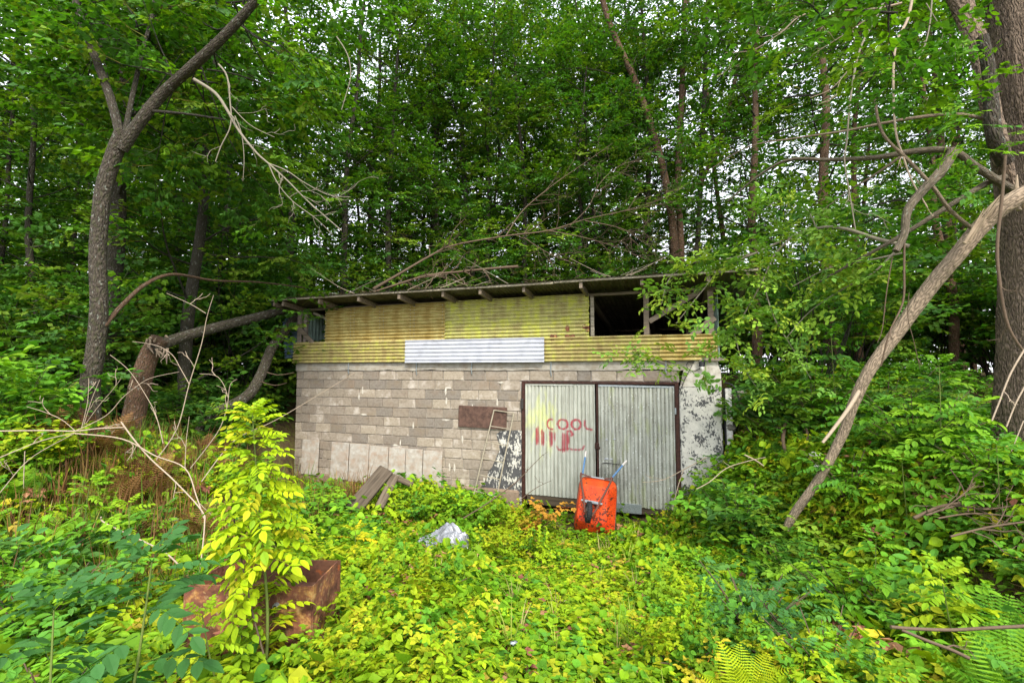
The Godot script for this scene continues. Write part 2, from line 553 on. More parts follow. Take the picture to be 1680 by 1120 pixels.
	for b in [["bark_grey", lin(0.080, 0.064, 0.048), 2.4], ["bark_dark", lin(0.055, 0.045, 0.034), 1.4], ["bark_rough", lin(0.27, 0.20, 0.145), 3.5], ["bark_red", lin(0.17, 0.095, 0.06), 1.5], ["bark_tan", lin(0.37, 0.285, 0.205), 1.2], ["bark_bough", lin(0.20, 0.16, 0.115), 1.2]]:
		var m := mat(b[0], b[1], 0.92, bark_c)
		m.uv1_scale = Vector3(1, 1, 1)
		relief(m, bark_h, b[2])
		m.detail_enabled = true
		m.detail_albedo = moss
	(mats["bark_rough"] as StandardMaterial3D).detail_enabled = false
	(mats["bark_tan"] as StandardMaterial3D).detail_enabled = false
	mat("twig_pale", lin(0.38, 0.30, 0.22), 0.85, gritty, 6.0)
	mat("twig_grey", lin(0.22, 0.195, 0.145), 0.85, gritty, 6.0)
	mat("twig_brown", lin(0.115, 0.078, 0.05), 0.85, gritty, 6.0)
	mat("twig_green", lin(0.12, 0.16, 0.03), 0.7)
	mat("raw_wood", lin(0.42, 0.33, 0.235), 0.85, wood, 2.0)
	# foliage: colour comes from the leaf and the plant
	for f in [["leaf_wood", 0.44, Color(0.86, 0.93, 0.42)], ["leaf_near", 0.55, Color(0.74, 0.82, 0.34)], ["leaf_gloss", 0.36, Color(0.5, 0.6, 0.35)]]:
		var m := mat(f[0], Color.WHITE, f[1])
		m.vertex_color_use_as_albedo = true
		m.backlight_enabled = true
		m.backlight = f[2]
		m.metallic_specular = 0.24
		m.cull_mode = BaseMaterial3D.CULL_DISABLED
	var lit := mat("litter", Color.WHITE, 0.9)
	lit.vertex_color_use_as_albedo = true
	# ground
	var gd := mat("soil", lin(1, 1, 1), 0.97, noise_tex(91, 0.02, 5, [[0.0, lin(0.045, 0.03, 0.018)], [0.4, lin(0.09, 0.06, 0.035)], [0.55, lin(0.11, 0.085, 0.03)], [0.7, lin(0.10, 0.12, 0.02)], [1.0, lin(0.14, 0.17, 0.02)]], 512), 0.8, true)
	relief(gd, grain, 3.0)
	over(gd, noise_tex(92, 0.06, 4, [[0.0, Color(0.45, 0.30, 0.18, 0.8)], [0.38, Color(0.4, 0.28, 0.16, 0.3)], [0.5, Color(0.3, 0.3, 0.1, 0.0)], [1.0, Color(0.3, 0.3, 0.1, 0.0)]], 512), 1.1)
	# rust and paint
	var ru := mat("rust", lin(1, 1, 1), 0.85, noise_tex(101, 0.011, 5, [[0.0, lin(0.05, 0.02, 0.014)], [0.35, lin(0.12, 0.045, 0.025)], [0.5, lin(0.15, 0.055, 0.032)], [0.64, lin(0.20, 0.08, 0.036)], [0.78, lin(0.36, 0.18, 0.055)], [1.0, lin(0.46, 0.34, 0.16)]], 512), 1.2)
	relief(ru, grain, 0.35)
	over(ru, noise_tex(102, 0.02, 4, [[0.0, Color(0.62, 0.55, 0.42, 0.7)], [0.26, Color(0.62, 0.50, 0.34, 0.35)], [0.36, Color(0.6, 0.4, 0.2, 0.0)], [1.0, Color(0.6, 0.4, 0.2, 0.0)]], 512), 1.7)
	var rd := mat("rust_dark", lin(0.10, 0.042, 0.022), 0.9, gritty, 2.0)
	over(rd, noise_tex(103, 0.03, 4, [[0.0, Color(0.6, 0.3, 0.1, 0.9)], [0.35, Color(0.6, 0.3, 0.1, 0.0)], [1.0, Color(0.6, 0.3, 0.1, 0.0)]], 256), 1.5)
	var og := mat("orange_paint", Color.WHITE, 0.5)
	og.albedo_texture = barrow_picture()
	og.uv1_scale = Vector3(1.0 / 0.70, 1.0 / 0.96, 1)
	og.uv1_offset = Vector3(0.5, 0.0, 0)
	og.texture_repeat = false
	mat("rusty_tube", lin(0.16, 0.07, 0.05), 0.75, gritty, 3.0)
	mat("blue_paint", lin(0.10, 0.22, 0.42), 0.5, gritty, 3.0)
	mat("grip", lin(0.60, 0.56, 0.52), 0.6, gritty, 4.0)
	mat("rubber", lin(0.018, 0.018, 0.019), 0.75)
	mat("zinc", lin(0.36, 0.40, 0.42), 0.45, gritty, 3.0).metallic = 0.5
	mat("ladder_metal", lin(0.34, 0.30, 0.225), 0.6, gritty, 3.0)
	var tarp := mat("silver_sheet", lin(0.25, 0.26, 0.285), 0.34, gritty, 2.0)
	tarp.metallic = 0.35
	mat("white_plastic", lin(0.72, 0.70, 0.66), 0.5, gritty, 2.0)
	mat("black_plastic", lin(0.015, 0.015, 0.017), 0.5)
	var st := mat("stone", lin(0.20, 0.18, 0.155), 0.92, gritty, 2.0)
	relief(st, grain, 0.8)
	over(st, moss, 1.5)


func make_ground() -> void:
	var g := Geo.new()
	g.smooth = true
	var xs := []
	var zs := []
	var x := -9.0
	while x <= 9.0:
		xs.append(x); x += 0.16
	x = 9.0
	var step := 0.3
	while x < 400.0:
		x += step; step *= 1.25; xs.append(x); xs.push_front(-x)
	var z := -16.0
	while z <= 2.0:
		zs.append(z); z += 0.16
	z = 2.0
	step = 0.3
	while z < 400.0:
		z += step; step *= 1.25; zs.append(z); zs.push_front(-14.0 - z)
	var nx := xs.size()
	for b in zs:
		for a in xs:
			var y := ground_y(a, b)
			var nn := Vector3(ground_y(a - 0.1, b) - ground_y(a + 0.1, b), 0.2, ground_y(a, b - 0.1) - ground_y(a, b + 0.1)).normalized()
			g.add(Vector3(a, y, b), nn, Vector2(a, b))
	for j in zs.size() - 1:
		for k in nx - 1:
			var a := j * nx + k
			g.quad(a, a + 1, a + nx + 1, a + nx)
	var o := part("ground", g.mesh(), mats.soil, self)
	tag(o, "uneven mossy ground littered with twigs and leaves", "", "", "structure")


# ---------------------------------------------------------------- shed
# corrugated sheet in its own x y plane from (0, 0) to (w, h); ridges run along x unless upright; warp bends it a little
func corrugated(w: float, h: float, pitch: float, amp: float, upright := false, flat := 0.0, warp := 0.006, torn := false) -> ArrayMesh:
	var g := Geo.new()
	g.smooth = true
	var across := w if upright else h
	var long := h if upright else w
	var na := int(ceil(across / pitch * (8.0 if flat >= 0.0 else 14.0)))
	var nl := maxi(6, int(long / 0.2))
	var sd := rr(0, 100)
	for j in nl + 1:
		for k in na + 1:
			var a := across * k / na
			var l := long * j / nl
			var ph := TAU * a / pitch
			var z := sin(ph)
			var dz := cos(ph)
			if flat < 0.0:
				# broad flat ribs parted by narrow grooves
				var f := fposmod(a / pitch, 1.0) - 0.5
				var e := exp(-pow(f / 0.13, 2.0))
				z = 1.0 - 2.0 * e
				dz = 2.0 * e * 2.0 * f / (0.13 * 0.13) / TAU
			elif flat > 0.0:
				z = clampf(z * flat, -1.0, 1.0)
				dz = dz * flat if absf(sin(ph) * flat) < 1.0 else 0.0
			var s := dz * amp * TAU / pitch
			var off := noise.get_noise_2d(l * 40.0 + sd * 30.0, a * 40.0) * warp * 2.0
			var edge := 0.0
			if torn and (j == 0 or j == nl):
				edge = noise.get_noise_2d(a * 300.0, sd) * 0.02
			if upright:
				g.add(Vector3(a, l + edge, z * amp + off), Vector3(-s, 0, 1).normalized(), Vector2(a, h - l))
			else:
				g.add(Vector3(l + edge, a, z * amp + off), Vector3(0, -s, 1).normalized(), Vector2(l, h - a))
	for j in nl:
		for k in na:
			var q := j * (na + 1) + k
			g.quad(q, q + 1, q + na + 2, q + na + 1)
	return g.mesh()


func paint_dot(im: Image, x: float, y: float, r: float, col: Color, strength: float, streak := 1.0) -> void:
	for j in range(int(y - r * streak), int(y + r * streak) + 1):
		for k in range(int(x - r), int(x + r) + 1):
			if k < 0 or j < 0 or k >= im.get_width() or j >= im.get_height():
				continue
			var d := Vector2((k - x) / r, (j - y) / (r * streak)).length()
			if d < 1.0:
				# spray catches the ribs and misses most of the grooves
				var rib := sm(0.05, 0.3, absf(fposmod(k / 22.3, 1.0) - 0.5))
				var a := strength * (1.0 - d * d) * (0.35 + 0.65 * rng.randf()) * (0.35 + 0.65 * rib)
				im.set_pixel(k, j, im.get_pixel(k, j).lerp(col, clampf(a, 0.0, 1.0)))


func paint_line(im: Image, pts: Array, r: float, col: Color, strength: float, streak := 1.0) -> void:
	for s in pts.size() - 1:
		var a: Vector2 = pts[s]
		var b: Vector2 = pts[s + 1]
		var n := maxi(1, int(a.distance_to(b) / (r * 0.6)))
		for k in n + 1:
			var p := a.lerp(b, float(k) / n)
			paint_dot(im, p.x + rr(-1, 1), p.y + rr(-1, 1), r * rr(0.8, 1.15), col, strength * rr(0.45, 1.0), streak)


# the sprayed door leaf, 400 x 656 for 1.24 x 2.0 m: red words, yellow lichen, scratches
func door_picture() -> ImageTexture:
	var f := FastNoiseLite.new()
	f.seed = 62
	f.frequency = 0.012
	f.fractal_octaves = 4
	var im := Image.create(400, 656, false, Image.FORMAT_RGB8)
	var f2 := FastNoiseLite.new()
	f2.seed = 7
	f2.frequency = 0.15
	for y in 656:
		for x in 400:
			var k := clampf(0.5 + 0.6 * f.get_noise_2d(x * 4.0, y * 0.25) + 0.2 * f.get_noise_2d(x, y), 0.0, 1.0)
			var c := Color(0.27, 0.27, 0.22).lerp(Color(0.48, 0.49, 0.42), k)
			# lichen film, thick on the upper part towards the hinge, with ragged edges
			var ly := (1.0 - absf(x - 95.0) / 190.0) * (1.0 - absf(y - 210.0) / 330.0) + 0.55 * f.get_noise_2d(x * 2.5 + 500, y * 0.6)
			if ly > 0.42:
				c = c.lerp(Color(0.56, 0.60, 0.20), clampf((ly - 0.42) * 1.3, 0.0, 0.6))
			if f2.get_noise_2d(x * 0.7, y * 0.7) > 0.6:
				c = Color(0.72, 0.74, 0.72)
			elif f2.get_noise_2d(x + 900, y) > 0.68:
				c = Color(0.08, 0.07, 0.06)
			im.set_pixel(x, y, c.linear_to_srgb())
	var red := Color(0.58, 0.10, 0.15)
	var dull := Color(0.55, 0.13, 0.17)
	var w := func(a: float, b: float) -> Vector2: return Vector2((a - 85.0) / 800.0 * 400.0, (b - 80.0) / 8.83 * 4.13)
	var ring := func(cx: float, cy: float, rx: float, ry: float, a0: float, a1: float) -> Array:
		var q := []
		for k in 15:
			var a := lerpf(a0, a1, k / 14.0)
			q.append(w.call(cx + rx * cos(a), cy + ry * sin(a)))
		return q
	paint_line(im, ring.call(390, 572, 48, 62, -1.3, -5.0), 7.5, red, 0.95)
	paint_line(im, ring.call(522, 568, 57, 60, 0.0, TAU), 8.5, red, 1.0)
	paint_line(im, ring.call(675, 565, 52, 60, 0.0, TAU), 8.5, red, 1.0)
	paint_line(im, [w.call(772, 515), w.call(770, 570), w.call(786, 615), w.call(845, 622)], 8.0, red, 0.95)
	for s in [[215, 640, 830], [238, 620, 820], [280, 660, 835], [298, 680, 835], [375, 670, 850], [395, 680, 830], [425, 690, 770], [520, 690, 905], [545, 690, 900], [572, 680, 880], [590, 720, 800]]:
		paint_line(im, [w.call(s[0], s[1]), w.call(s[0] + rr(-4, 4), s[2])], 8.0, dull, 0.75, 1.8)
	paint_line(im, [w.call(572, 655), w.call(610, 650), w.call(640, 690), w.call(615, 705)], 9.0, red, 0.95)
	paint_line(im, [w.call(455, 850), w.call(470, 890), w.call(500, 890), w.call(590, 870), w.call(640, 880), w.call(700, 880), w.call(740, 870), w.call(765, 825)], 8.0, dull, 0.75)
	return ImageTexture.create_from_image(im)


func make_shed() -> void:
	rng.seed = 101
	var shed := thing("block_shed", "derelict grey block shed with lichen-yellow corrugated upper walls and lean-to roof", "shed", WALL_O, "", Basis(WALL_U, Vector3.UP, WALL_N))
	# wall: mortar bed with the blocks set in it
	var g := Geo.new()
	g.box(Vector3(2.49, 1.117, -0.121), Vector3(2.485, 1.117, 0.1), 0.004)
	g.box(Vector3(6.27, 2.14, -0.121), Vector3(1.295, 0.094, 0.1), 0.004)
	var wall := part("block_wall", g.mesh(), mats.mortar, shed)
	var shapes := []
	for k in 5:
		g = Geo.new()
		g.box(Vector3.ZERO, Vector3(0.178, 0.0835, 0.05), 0.007, Basis(), 0.0035, rng)
		shapes.append(g.mesh())
	for row in 13:
		var top := 2.232 - 0.1765 * row
		var u := -0.02 + (0.0 if row % 2 else -0.19) + rr(-0.03, 0.03)
		while u < 7.56:
			var wd := rr(0.352, 0.378) if u < 4.9 else 0.41
			if row == 0 and u > 2.5:
				wd = 0.42
			if rng.randf() < 0.04:
				wd *= 0.55
			var a := maxf(u, 0.005)
			var b := u + wd
			u = b
			var lim := 7.555 if row == 0 else 4.965
			if a > lim - 0.06:
				break
			b = minf(b, lim)
			if b - a < 0.06:
				continue
			var hgt := 1.0
			if row == 12:
				hgt = 0.85
			var k := rng.randi() % 6
			if a > 3.2 and rng.randf() < 0.5:
				k = [1, 3, 5][rng.randi() % 3]
			var bs := Basis(Vector3.FORWARD, rr(-0.006, 0.006)).scaled(Vector3((b - a - 0.016) / 0.356, hgt, 1.0))
			part("block", shapes[rng.randi() % 5], mats["block_%d" % k], wall, Transform3D(bs, Vector3((a + b) / 2.0, top - 0.0885, -0.05 + rr(-0.003, 0.003))))
	# mortar smeared over the joints, in thin lumps with an outline of their own
	for k in 20:
		var sg := Geo.new()
		var c := Vector3(rr(3.0, 4.75) if k % 3 else rr(0.4, 4.0), 2.232 - 0.1765 * (rng.randi() % 11 + 1) + rr(-0.04, 0.04), 0.004)
		var ring := []
		var tall := rng.randf() < 0.5
		for q in 11:
			var a := TAU * q / 11.0
			ring.append(c + Vector3(cos(a) * rr(0.4, 1.0) * (0.025 if tall else 0.10), sin(a) * rr(0.5, 1.0) * (0.09 if tall else 0.022), 0.0))
		for q in 11:
			sg.face([c + Vector3(0, 0, 0.003), ring[q], ring[(q + 1) % 11]], Vector3.BACK)
		part("mortar_smear", sg.mesh(), mats.pier_clean, wall)
	# side and back walls of the lower storey, floor of the loft
	g = Geo.new()
	g.box(Vector3(0.112, 1.1, -2.26), Vector3(0.1, 1.28, 2.04), 0.01)
	g.box(Vector3(8.04, 1.1, -2.34), Vector3(0.1, 1.28, 1.96), 0.01)
	g.box(Vector3(4.08, 1.1, -4.4), Vector3(4.06, 1.28, 0.09), 0.01)
	part("rear_wall", g.mesh(), mats.mortar, shed)
	g = Geo.new()
	g.box(Vector3(4.08, 2.31, -2.26), Vector3(3.85, 0.05, 2.0), 0.01)
	part("loft_floor", g.mesh(), mats.wood_old, shed)
	# ring beam with a chipped lower edge
	g = Geo.new()
	var nseg := 60
	for k in nseg:
		var u0 := 7.98 * k / nseg
		var u1 := 7.98 * (k + 1) / nseg
		var lo := func(u: float) -> float: return 2.238 + noise.get_noise_2d(u * 160.0, 3.0) * 0.022 + 0.03 * maxf(0.0, noise.get_noise_2d(u * 30.0, 9.0))
		var zf := func(u: float) -> float: return 0.014 + noise.get_noise_2d(u * 90.0, 50.0) * 0.006
		var a0 := Vector3(u0, lo.call(u0), zf.call(u0))
		var a1 := Vector3(u1, lo.call(u1), zf.call(u1))
		g.face([a0, a1, Vector3(u1, 2.392, zf.call(u1)), Vector3(u0, 2.392, zf.call(u0))], Vector3.BACK)
		g.face([a0, a1, Vector3(u1, a1.y + 0.01, -0.15), Vector3(u0, a0.y + 0.01, -0.15)], Vector3.DOWN)
		g.face([Vector3(u0, 2.392, zf.call(u0)), Vector3(u1, 2.392, zf.call(u1)), Vector3(u1, 2.392, -0.2), Vector3(u0, 2.392, -0.2)], Vector3.UP)
	g.face([Vector3(0, 2.24, 0.014), Vector3(0, 2.392, 0.014), Vector3(0, 2.392, -0.2), Vector3(0, 2.24, -0.2)], Vector3.LEFT)
	part("ring_beam", g.mesh(), mats.beam_concrete, shed)
	# plinth
	g = Geo.new()
	g.box(Vector3(2.5, -0.06, 0.0), Vector3(2.42, 0.235, 0.06), 0.025)
	part("plinth", g.mesh(), mats.plinth, shed)
	# pier with peeling paint, its rounded plaster top lapping over the beam
	g = Geo.new()
	g.box(Vector3(7.865, 0.82, -0.09), Vector3(0.305, 1.17, 0.12), 0.018)
	var pier := part("plaster_pier", g.mesh(), mats.pier_paint, shed)
	g = Geo.new()
	var edge := [Vector2(7.575, 1.98), Vector2(7.60, 2.06), Vector2(7.66, 2.13), Vector2(7.70, 2.19), Vector2(7.63, 2.23), Vector2(7.72, 2.27), Vector2(7.76, 2.33), Vector2(7.80, 2.388), Vector2(8.13, 2.388), Vector2(8.135, 2.30), Vector2(8.165, 2.22), Vector2(8.17, 1.98)]
	for k in range(1, edge.size() - 1):
		g.face([Vector3(edge[0].x, edge[0].y, 0.036), Vector3(edge[k].x, edge[k].y, 0.036), Vector3(edge[k + 1].x, edge[k + 1].y, 0.036)], Vector3.BACK)
	for k in edge.size():
		var p: Vector2 = edge[k]
		var q: Vector2 = edge[(k + 1) % edge.size()]
		g.face([Vector3(p.x, p.y, 0.036), Vector3(q.x, q.y, 0.036), Vector3(q.x, q.y, -0.2), Vector3(p.x, p.y, -0.2)], Vector3(p.y - q.y, q.x - p.x, 0))
	part("plaster_cap", g.mesh(), mats.pier_clean, pier)
	# tarred plaster beside the door: a thin coat with a ragged slanting edge
	g = Geo.new()
	var tp := [Vector2(4.965, -0.1), Vector2(4.12, -0.1), Vector2(4.22, 0.2)]
	for k in 13:
		var q := k / 12.0
		tp.append(Vector2(4.26 + 0.34 * q + rr(-0.035, 0.03), 0.25 + 0.72 * q))
	tp.append_array([Vector2(4.52, 1.03), Vector2(4.5, 1.12), Vector2(4.57, 1.17), Vector2(4.70, 1.185), Vector2(4.84, 1.20), Vector2(4.965, 1.20)])
	for k in range(1, tp.size() - 1):
		g.face([Vector3(tp[0].x, tp[0].y, 0.009), Vector3(tp[k].x, tp[k].y, 0.009), Vector3(tp[k + 1].x, tp[k + 1].y, 0.009)], Vector3.BACK)
	part("tarred_plaster", g.mesh(), mats.tar_patch, shed)
	# board nailed over the hatch
	g = Geo.new()
	g.box(Vector3.ZERO, Vector3(0.465, 0.192, 0.009), 0.003)
	part("hatch_board", g.mesh(), mats.plywood_brown, shed, Transform3D(Basis(Vector3.FORWARD, 0.02), Vector3(4.23, 1.405, 0.021)))

	# door
	g = Geo.new()
	g.box(Vector3(5.0, 1.02, -0.01), Vector3(0.028, 1.03, 0.035), 0.004)
	g.box(Vector3(7.525, 1.0, -0.01), Vector3(0.03, 1.05, 0.035), 0.004)
	g.box(Vector3(6.262, 2.03, -0.01), Vector3(1.234, 0.02, 0.033), 0.004)
	var frame := part("door_frame", g.mesh(), mats.brown_steel, shed)
	g = Geo.new()
	g.box(Vector3(4.985, 1.66, 0.04), Vector3(0.022, 0.09, 0.02), 0.006)
	part("hinge", g.mesh(), mats.iron_and_gap_black, frame)
	g = Geo.new()
	g.box(Vector3(7.5, 1.6, 0.035), Vector3(0.012, 0.05, 0.012), 0.004)
	part("hinge", g.mesh(), mats.zinc, frame)
	var sprayed := StandardMaterial3D.new()
	sprayed.resource_name = "sprayed_metal"
	sprayed.albedo_texture = door_picture()
	sprayed.roughness = 0.6
	sprayed.uv1_scale = Vector3(1.0 / 1.205, 1.0 / 1.86, 1)
	var leaf_l := part("door_leaf", corrugated(1.205, 1.86, 0.0672, 0.012, true, -1.0, 0.012), sprayed, shed, Transform3D(Basis(), Vector3(5.035, 0.12, -0.005)))
	tag(leaf_l, "door leaf sprayed with red letters and stained yellow")
	g = Geo.new()
	g.bar(Vector3(0.0, 1.87, 0.002), Vector3(1.205, 1.87, 0.002), 0.03, 0.03)
	part("top_rail", g.mesh(), mats.door_metal, leaf_l)
	var leaf_r := part("door_leaf", corrugated(1.185, 1.9, 0.0595, 0.012, true, -1.0, 0.014, true), mats.door_metal, shed, Transform3D(Basis(Vector3.UP, 0.012), Vector3(6.30, 0.07, -0.003)))
	g = Geo.new()
	g.bar(Vector3(0.0, 1.915, 0.002), Vector3(1.19, 1.90, 0.002), 0.03, 0.035)
	part("top_rail", g.mesh(), mats.zinc, leaf_r)
	g = Geo.new()
	g.box(Vector3(0.30, -0.03, 0.01), Vector3(0.36, 0.075, 0.008), 0.003)
	part("kick_plate", g.mesh(), mats.zinc, leaf_r)
	g = Geo.new()
	g.bar(Vector3(0.0, 0.0, 0.01), Vector3(0.0, 1.95, 0.01), 0.028, 0.02, Vector3.BACK)
	part("meeting_bar", g.mesh(), mats.brown_steel, leaf_r, Transform3D(Basis(), Vector3(-0.022, -0.02, 0.0)))
	g = Geo.new()
	g.box(Vector3(-0.03, 0.93, 0.02), Vector3(0.035, 0.05, 0.012), 0.004)
	g.box(Vector3(0.0, 0.90, 0.03), Vector3(0.02, 0.02, 0.01), 0.004)
	part("latch", g.mesh(), mats.brown_steel, leaf_r)
	# peeled scraps of sheet round the old lock
	for k in 5:
		g = Geo.new()
		var c := Vector3(rr(0.10, 0.30), rr(0.66, 1.12) if k > 2 else 0.73, 0.016)
		for q in 5:
			var a := TAU * q / 5.0
			var b := TAU * (q + 1) / 5.0
			g.face([c + Vector3(0, 0, 0.012), c + Vector3(cos(a) * 0.03, sin(a) * 0.014, 0) * rr(0.5, 1.1), c + Vector3(cos(b) * 0.03, sin(b) * 0.014, 0)], Vector3.BACK)
		part("metal_scrap", g.mesh(), mats.sheet_white, leaf_r)
	g = Geo.new()
	var slit := PackedVector3Array()
	for k in 7:
		slit.append(Vector3(0.03 + 0.065 * k, 0.655 + rr(-0.012, 0.012), 0.016))
	g.tube(slit, PackedFloat32Array([0.003, 0.008, 0.007, 0.005, 0.005, 0.004, 0.002]), 5)
	part("tear", g.mesh(), mats.iron_and_gap_black, leaf_r)  # black sliver painted for the dark inside the tear
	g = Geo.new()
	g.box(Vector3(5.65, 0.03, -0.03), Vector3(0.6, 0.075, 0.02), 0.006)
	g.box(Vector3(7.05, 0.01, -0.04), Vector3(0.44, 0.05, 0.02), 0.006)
	part("under_door_shade", g.mesh(), mats.gap_shade, shed)  # dark strips standing in for the shaded gap under the leaves

	# corrugated cladding
	var clad := func(u0: float, v0: float, u1: float, v1: float, w: float, m: String, amp := 0.017, tilt := 0.0) -> MeshInstance3D:
		return part("cladding_sheet", corrugated(u1 - u0, v1 - v0, 0.0635, amp, false, 0.0, 0.007, true), mats[m], shed, Transform3D(Basis(Vector3.BACK, tilt), Vector3(u0, v0, w)))
	var low := clad.call(-0.04, 2.395, 2.69, 2.83, 0.062, "sheet_faded") as MeshInstance3D
	tag(low, "faded yellow sheet with lichen")
	var white := part("cladding_sheet", corrugated(2.73, 0.425, 0.0708, 0.010, false, -1.0, 0.003), mats.sheet_white, shed, Transform3D(Basis(Vector3.BACK, -0.003), Vector3(2.672, 2.385, 0.095)))
	tag(white, "clean white corrugated sheet")
	clad.call(5.37, 2.385, 7.32, 2.80, 0.058, "sheet_faded")
	clad.call(7.28, 2.385, 8.12, 2.79, 0.078, "sheet_ochre")
	for k in 4:
		clad.call(0.735 + 0.684 * k, 2.80, 0.735 + 0.684 * (k + 1) + 0.02, 3.50 + 0.004 * k, 0.028 + 0.003 * (k % 2), "sheet_ochre")
	var yl := clad.call(3.475, 2.77, 6.165, 3.525, 0.034, "sheet_lichen") as MeshInstance3D
	tag(yl, "bright yellow-green lichened sheet")
	# rust eaten into the corner of that sheet
	for k in 7:
		g = Geo.new()
		var c := Vector3(rr(2.30, 2.66) if k < 5 else rr(1.9, 2.2), rr(0.02, 0.24) if k < 5 else 0.03, 0.018)
		for q in 7:
			var a := TAU * q / 7.0
			var b := TAU * (q + 1) / 7.0
			g.face([c, c + Vector3(cos(a), sin(a), 0) * (0.03 + 0.03 * absf(sin(q * 2.3 + k))), c + Vector3(cos(b), sin(b), 0) * (0.03 + 0.03 * absf(sin((q + 1) % 7 * 2.3 + k)))], Vector3.BACK)
		part("rust_patch", g.mesh(), mats.rust, yl)
	# pairs of nail heads down the seams of the ochre sheets
	var head := Geo.new()
	head.tube(PackedVector3Array([Vector3.ZERO, Vector3(0, 0, 0.004)]), PackedFloat32Array([0.0075, 0.006]), 6)
	var head_m := head.mesh()
	for s in 5:
		for k in 11:
			for e in 2:
				if (s == 0 and e == 0) or (s == 4 and e == 1):
					continue
				part("nail", head_m, mats.zinc, shed, Transform3D(Basis(), Vector3(0.735 + 0.684 * s + (-0.04 if e == 0 else 0.045), 2.80 + 0.0635 * (k + 0.27), 0.048)))
	# blue sheet hanging at the corner, green sheet of the loft's side wall
	part("blue_sheet", corrugated(0.36, 0.86, 0.0635, 0.013, false, 0.0, 0.004), mats.sheet_blue, shed, Transform3D(Basis(Vector3.UP, 0.10) * Basis(Vector3.BACK, 0.11), Vector3(-0.29, 2.49, 0.02)))
	part("side_sheet", corrugated(4.2, 1.05, 0.10, 0.014, true), mats.sheet_green, shed, Transform3D(Basis(Vector3.UP, PI / 2), Vector3(0.03, 2.38, -0.15)))
	part("side_sheet", corrugated(4.2, 1.05, 0.10, 0.014, true), mats.sheet_green, shed, Transform3D(Basis(Vector3.UP, PI / 2), Vector3(8.16, 2.38, -0.15)))
	for k in 7:
		g = Geo.new()
		g.box(Vector3(4.1, 2.42 + 0.145 * k, -4.32), Vector3(4.02, 0.07, 0.011), 0.003)
		part("back_board", g.mesh(), mats.wood_old, shed)
	# frame of the loft
	var beam := func(called: String, a: Vector3, b: Vector3, w: float, h: float, m: String, up := Vector3.UP) -> void:
		var q := Geo.new()
		q.bar(a, b, w, h, up)
		part(called, q.mesh(), mats[m], shed)
	beam.call("wall_plate", Vector3(0.0, 3.515, -0.05), Vector3(8.25, 3.505, -0.05), 0.06, 0.045, "wood_grey")
	beam.call("post", Vector3(0.06, 2.39, 0.0), Vector3(0.06, 3.49, 0.0), 0.10, 0.05, "wood_pinkish", Vector3.BACK)
	beam.call("post", Vector3(0.19, 2.39, -0.03), Vector3(0.19, 3.49, -0.03), 0.09, 0.05, "wood_pinkish", Vector3.BACK)
	beam.call("brace", Vector3(-0.02, 3.22, 0.05), Vector3(0.46, 2.80, 0.05), 0.09, 0.025, "wood_grey", Vector3.BACK)
	beam.call("brace", Vector3(0.3, 3.46, -0.12), Vector3(1.3, 3.05, -0.12), 0.05, 0.03, "wood_pale", Vector3.BACK)
	beam.call("post", Vector3(6.21, 2.39, -0.03), Vector3(6.21, 3.49, -0.03), 0.06, 0.05, "wood_pale", Vector3.BACK)
	beam.call("post", Vector3(7.085, 2.39, -0.03), Vector3(7.085, 3.49, -0.03), 0.085, 0.05, "wood_grey", Vector3.BACK)
	beam.call("post", Vector3(8.05, 2.39, -0.03), Vector3(8.05, 3.49, -0.03), 0.085, 0.05, "wood_grey", Vector3.BACK)
	beam.call("brace", Vector3(7.13, 3.02, 0.0), Vector3(7.9, 3.47, 0.0), 0.08, 0.03, "wood_grey", Vector3.BACK)
	beam.call("brace", Vector3(7.75, 2.75, 0.03), Vector3(8.1, 3.05, 0.03), 0.1, 0.03, "wood_grey", Vector3.BACK)
	beam.call("batten", Vector3(5.6, 3.20, -3.6), Vector3(8.0, 3.20, -3.6), 0.03, 0.05, "wood_grey")
	beam.call("batten", Vector3(5.6, 2.88, -3.6), Vector3(8.0, 2.88, -3.6), 0.03, 0.05, "wood_grey")
	beam.call("post", Vector3(7.0, 2.39, -2.2), Vector3(7.0, 3.1, -2.2), 0.08, 0.06, "wood_grey", Vector3.BACK)
	beam.call("post", Vector3(7.75, 2.39, -2.2), Vector3(7.75, 3.1, -2.2), 0.06, 0.06, "wood_grey", Vector3.BACK)
	beam.call("sill_board", Vector3(7.9, 2.40, 0.05), Vector3(8.22, 2.40, 0.05), 0.09, 0.05, "wood_pinkish")
	# rafters: front end under the eave, falling to the back
	var drop := tan(deg_to_rad(6.2))
	for u in [-0.1, 0.12, 1.02, 1.93, 2.81, 3.68, 4.40, 5.17, 6.13, 7.06, 8.0, 8.52]:
		var q := Geo.new()
		q.bar(Vector3(u, 3.575, 0.53 + rr(-0.02, 0.03)), Vector3(u, 3.575 - drop * 4.93, -4.4), 0.05, 0.095)
		part("rafter", q.mesh(), mats.wood_grey, shed)
	# roof sheets, ridges running down the fall
	var fall := Basis(Vector3.RIGHT, PI / 2 - atan(drop)) * Basis()
	var u := -0.2
	while u < 8.5:
		var wd := minf(0.90, 8.64 - u)
		part("roof_sheet", corrugated(wd, 5.15, 0.075, 0.009, true, 0.0, 0.006, true), mats.roof_sheet, shed, Transform3D(Basis(Vector3.RIGHT, -(PI / 2) - atan(drop)), Vector3(u, 3.665 + rr(0.0, 0.006) + (0.004 if int(u * 3) % 2 else 0.0), 0.62)))
		u += 0.865
	g = Geo.new()
	for k in 3:
		g.bar(Vector3(-0.2 + 2.95 * k, 3.640 + rr(-0.005, 0.005), 0.575), Vector3(-0.2 + 2.95 * (k + 1) - 0.01, 3.64 + rr(-0.005, 0.005), 0.575), 0.025, 0.034)
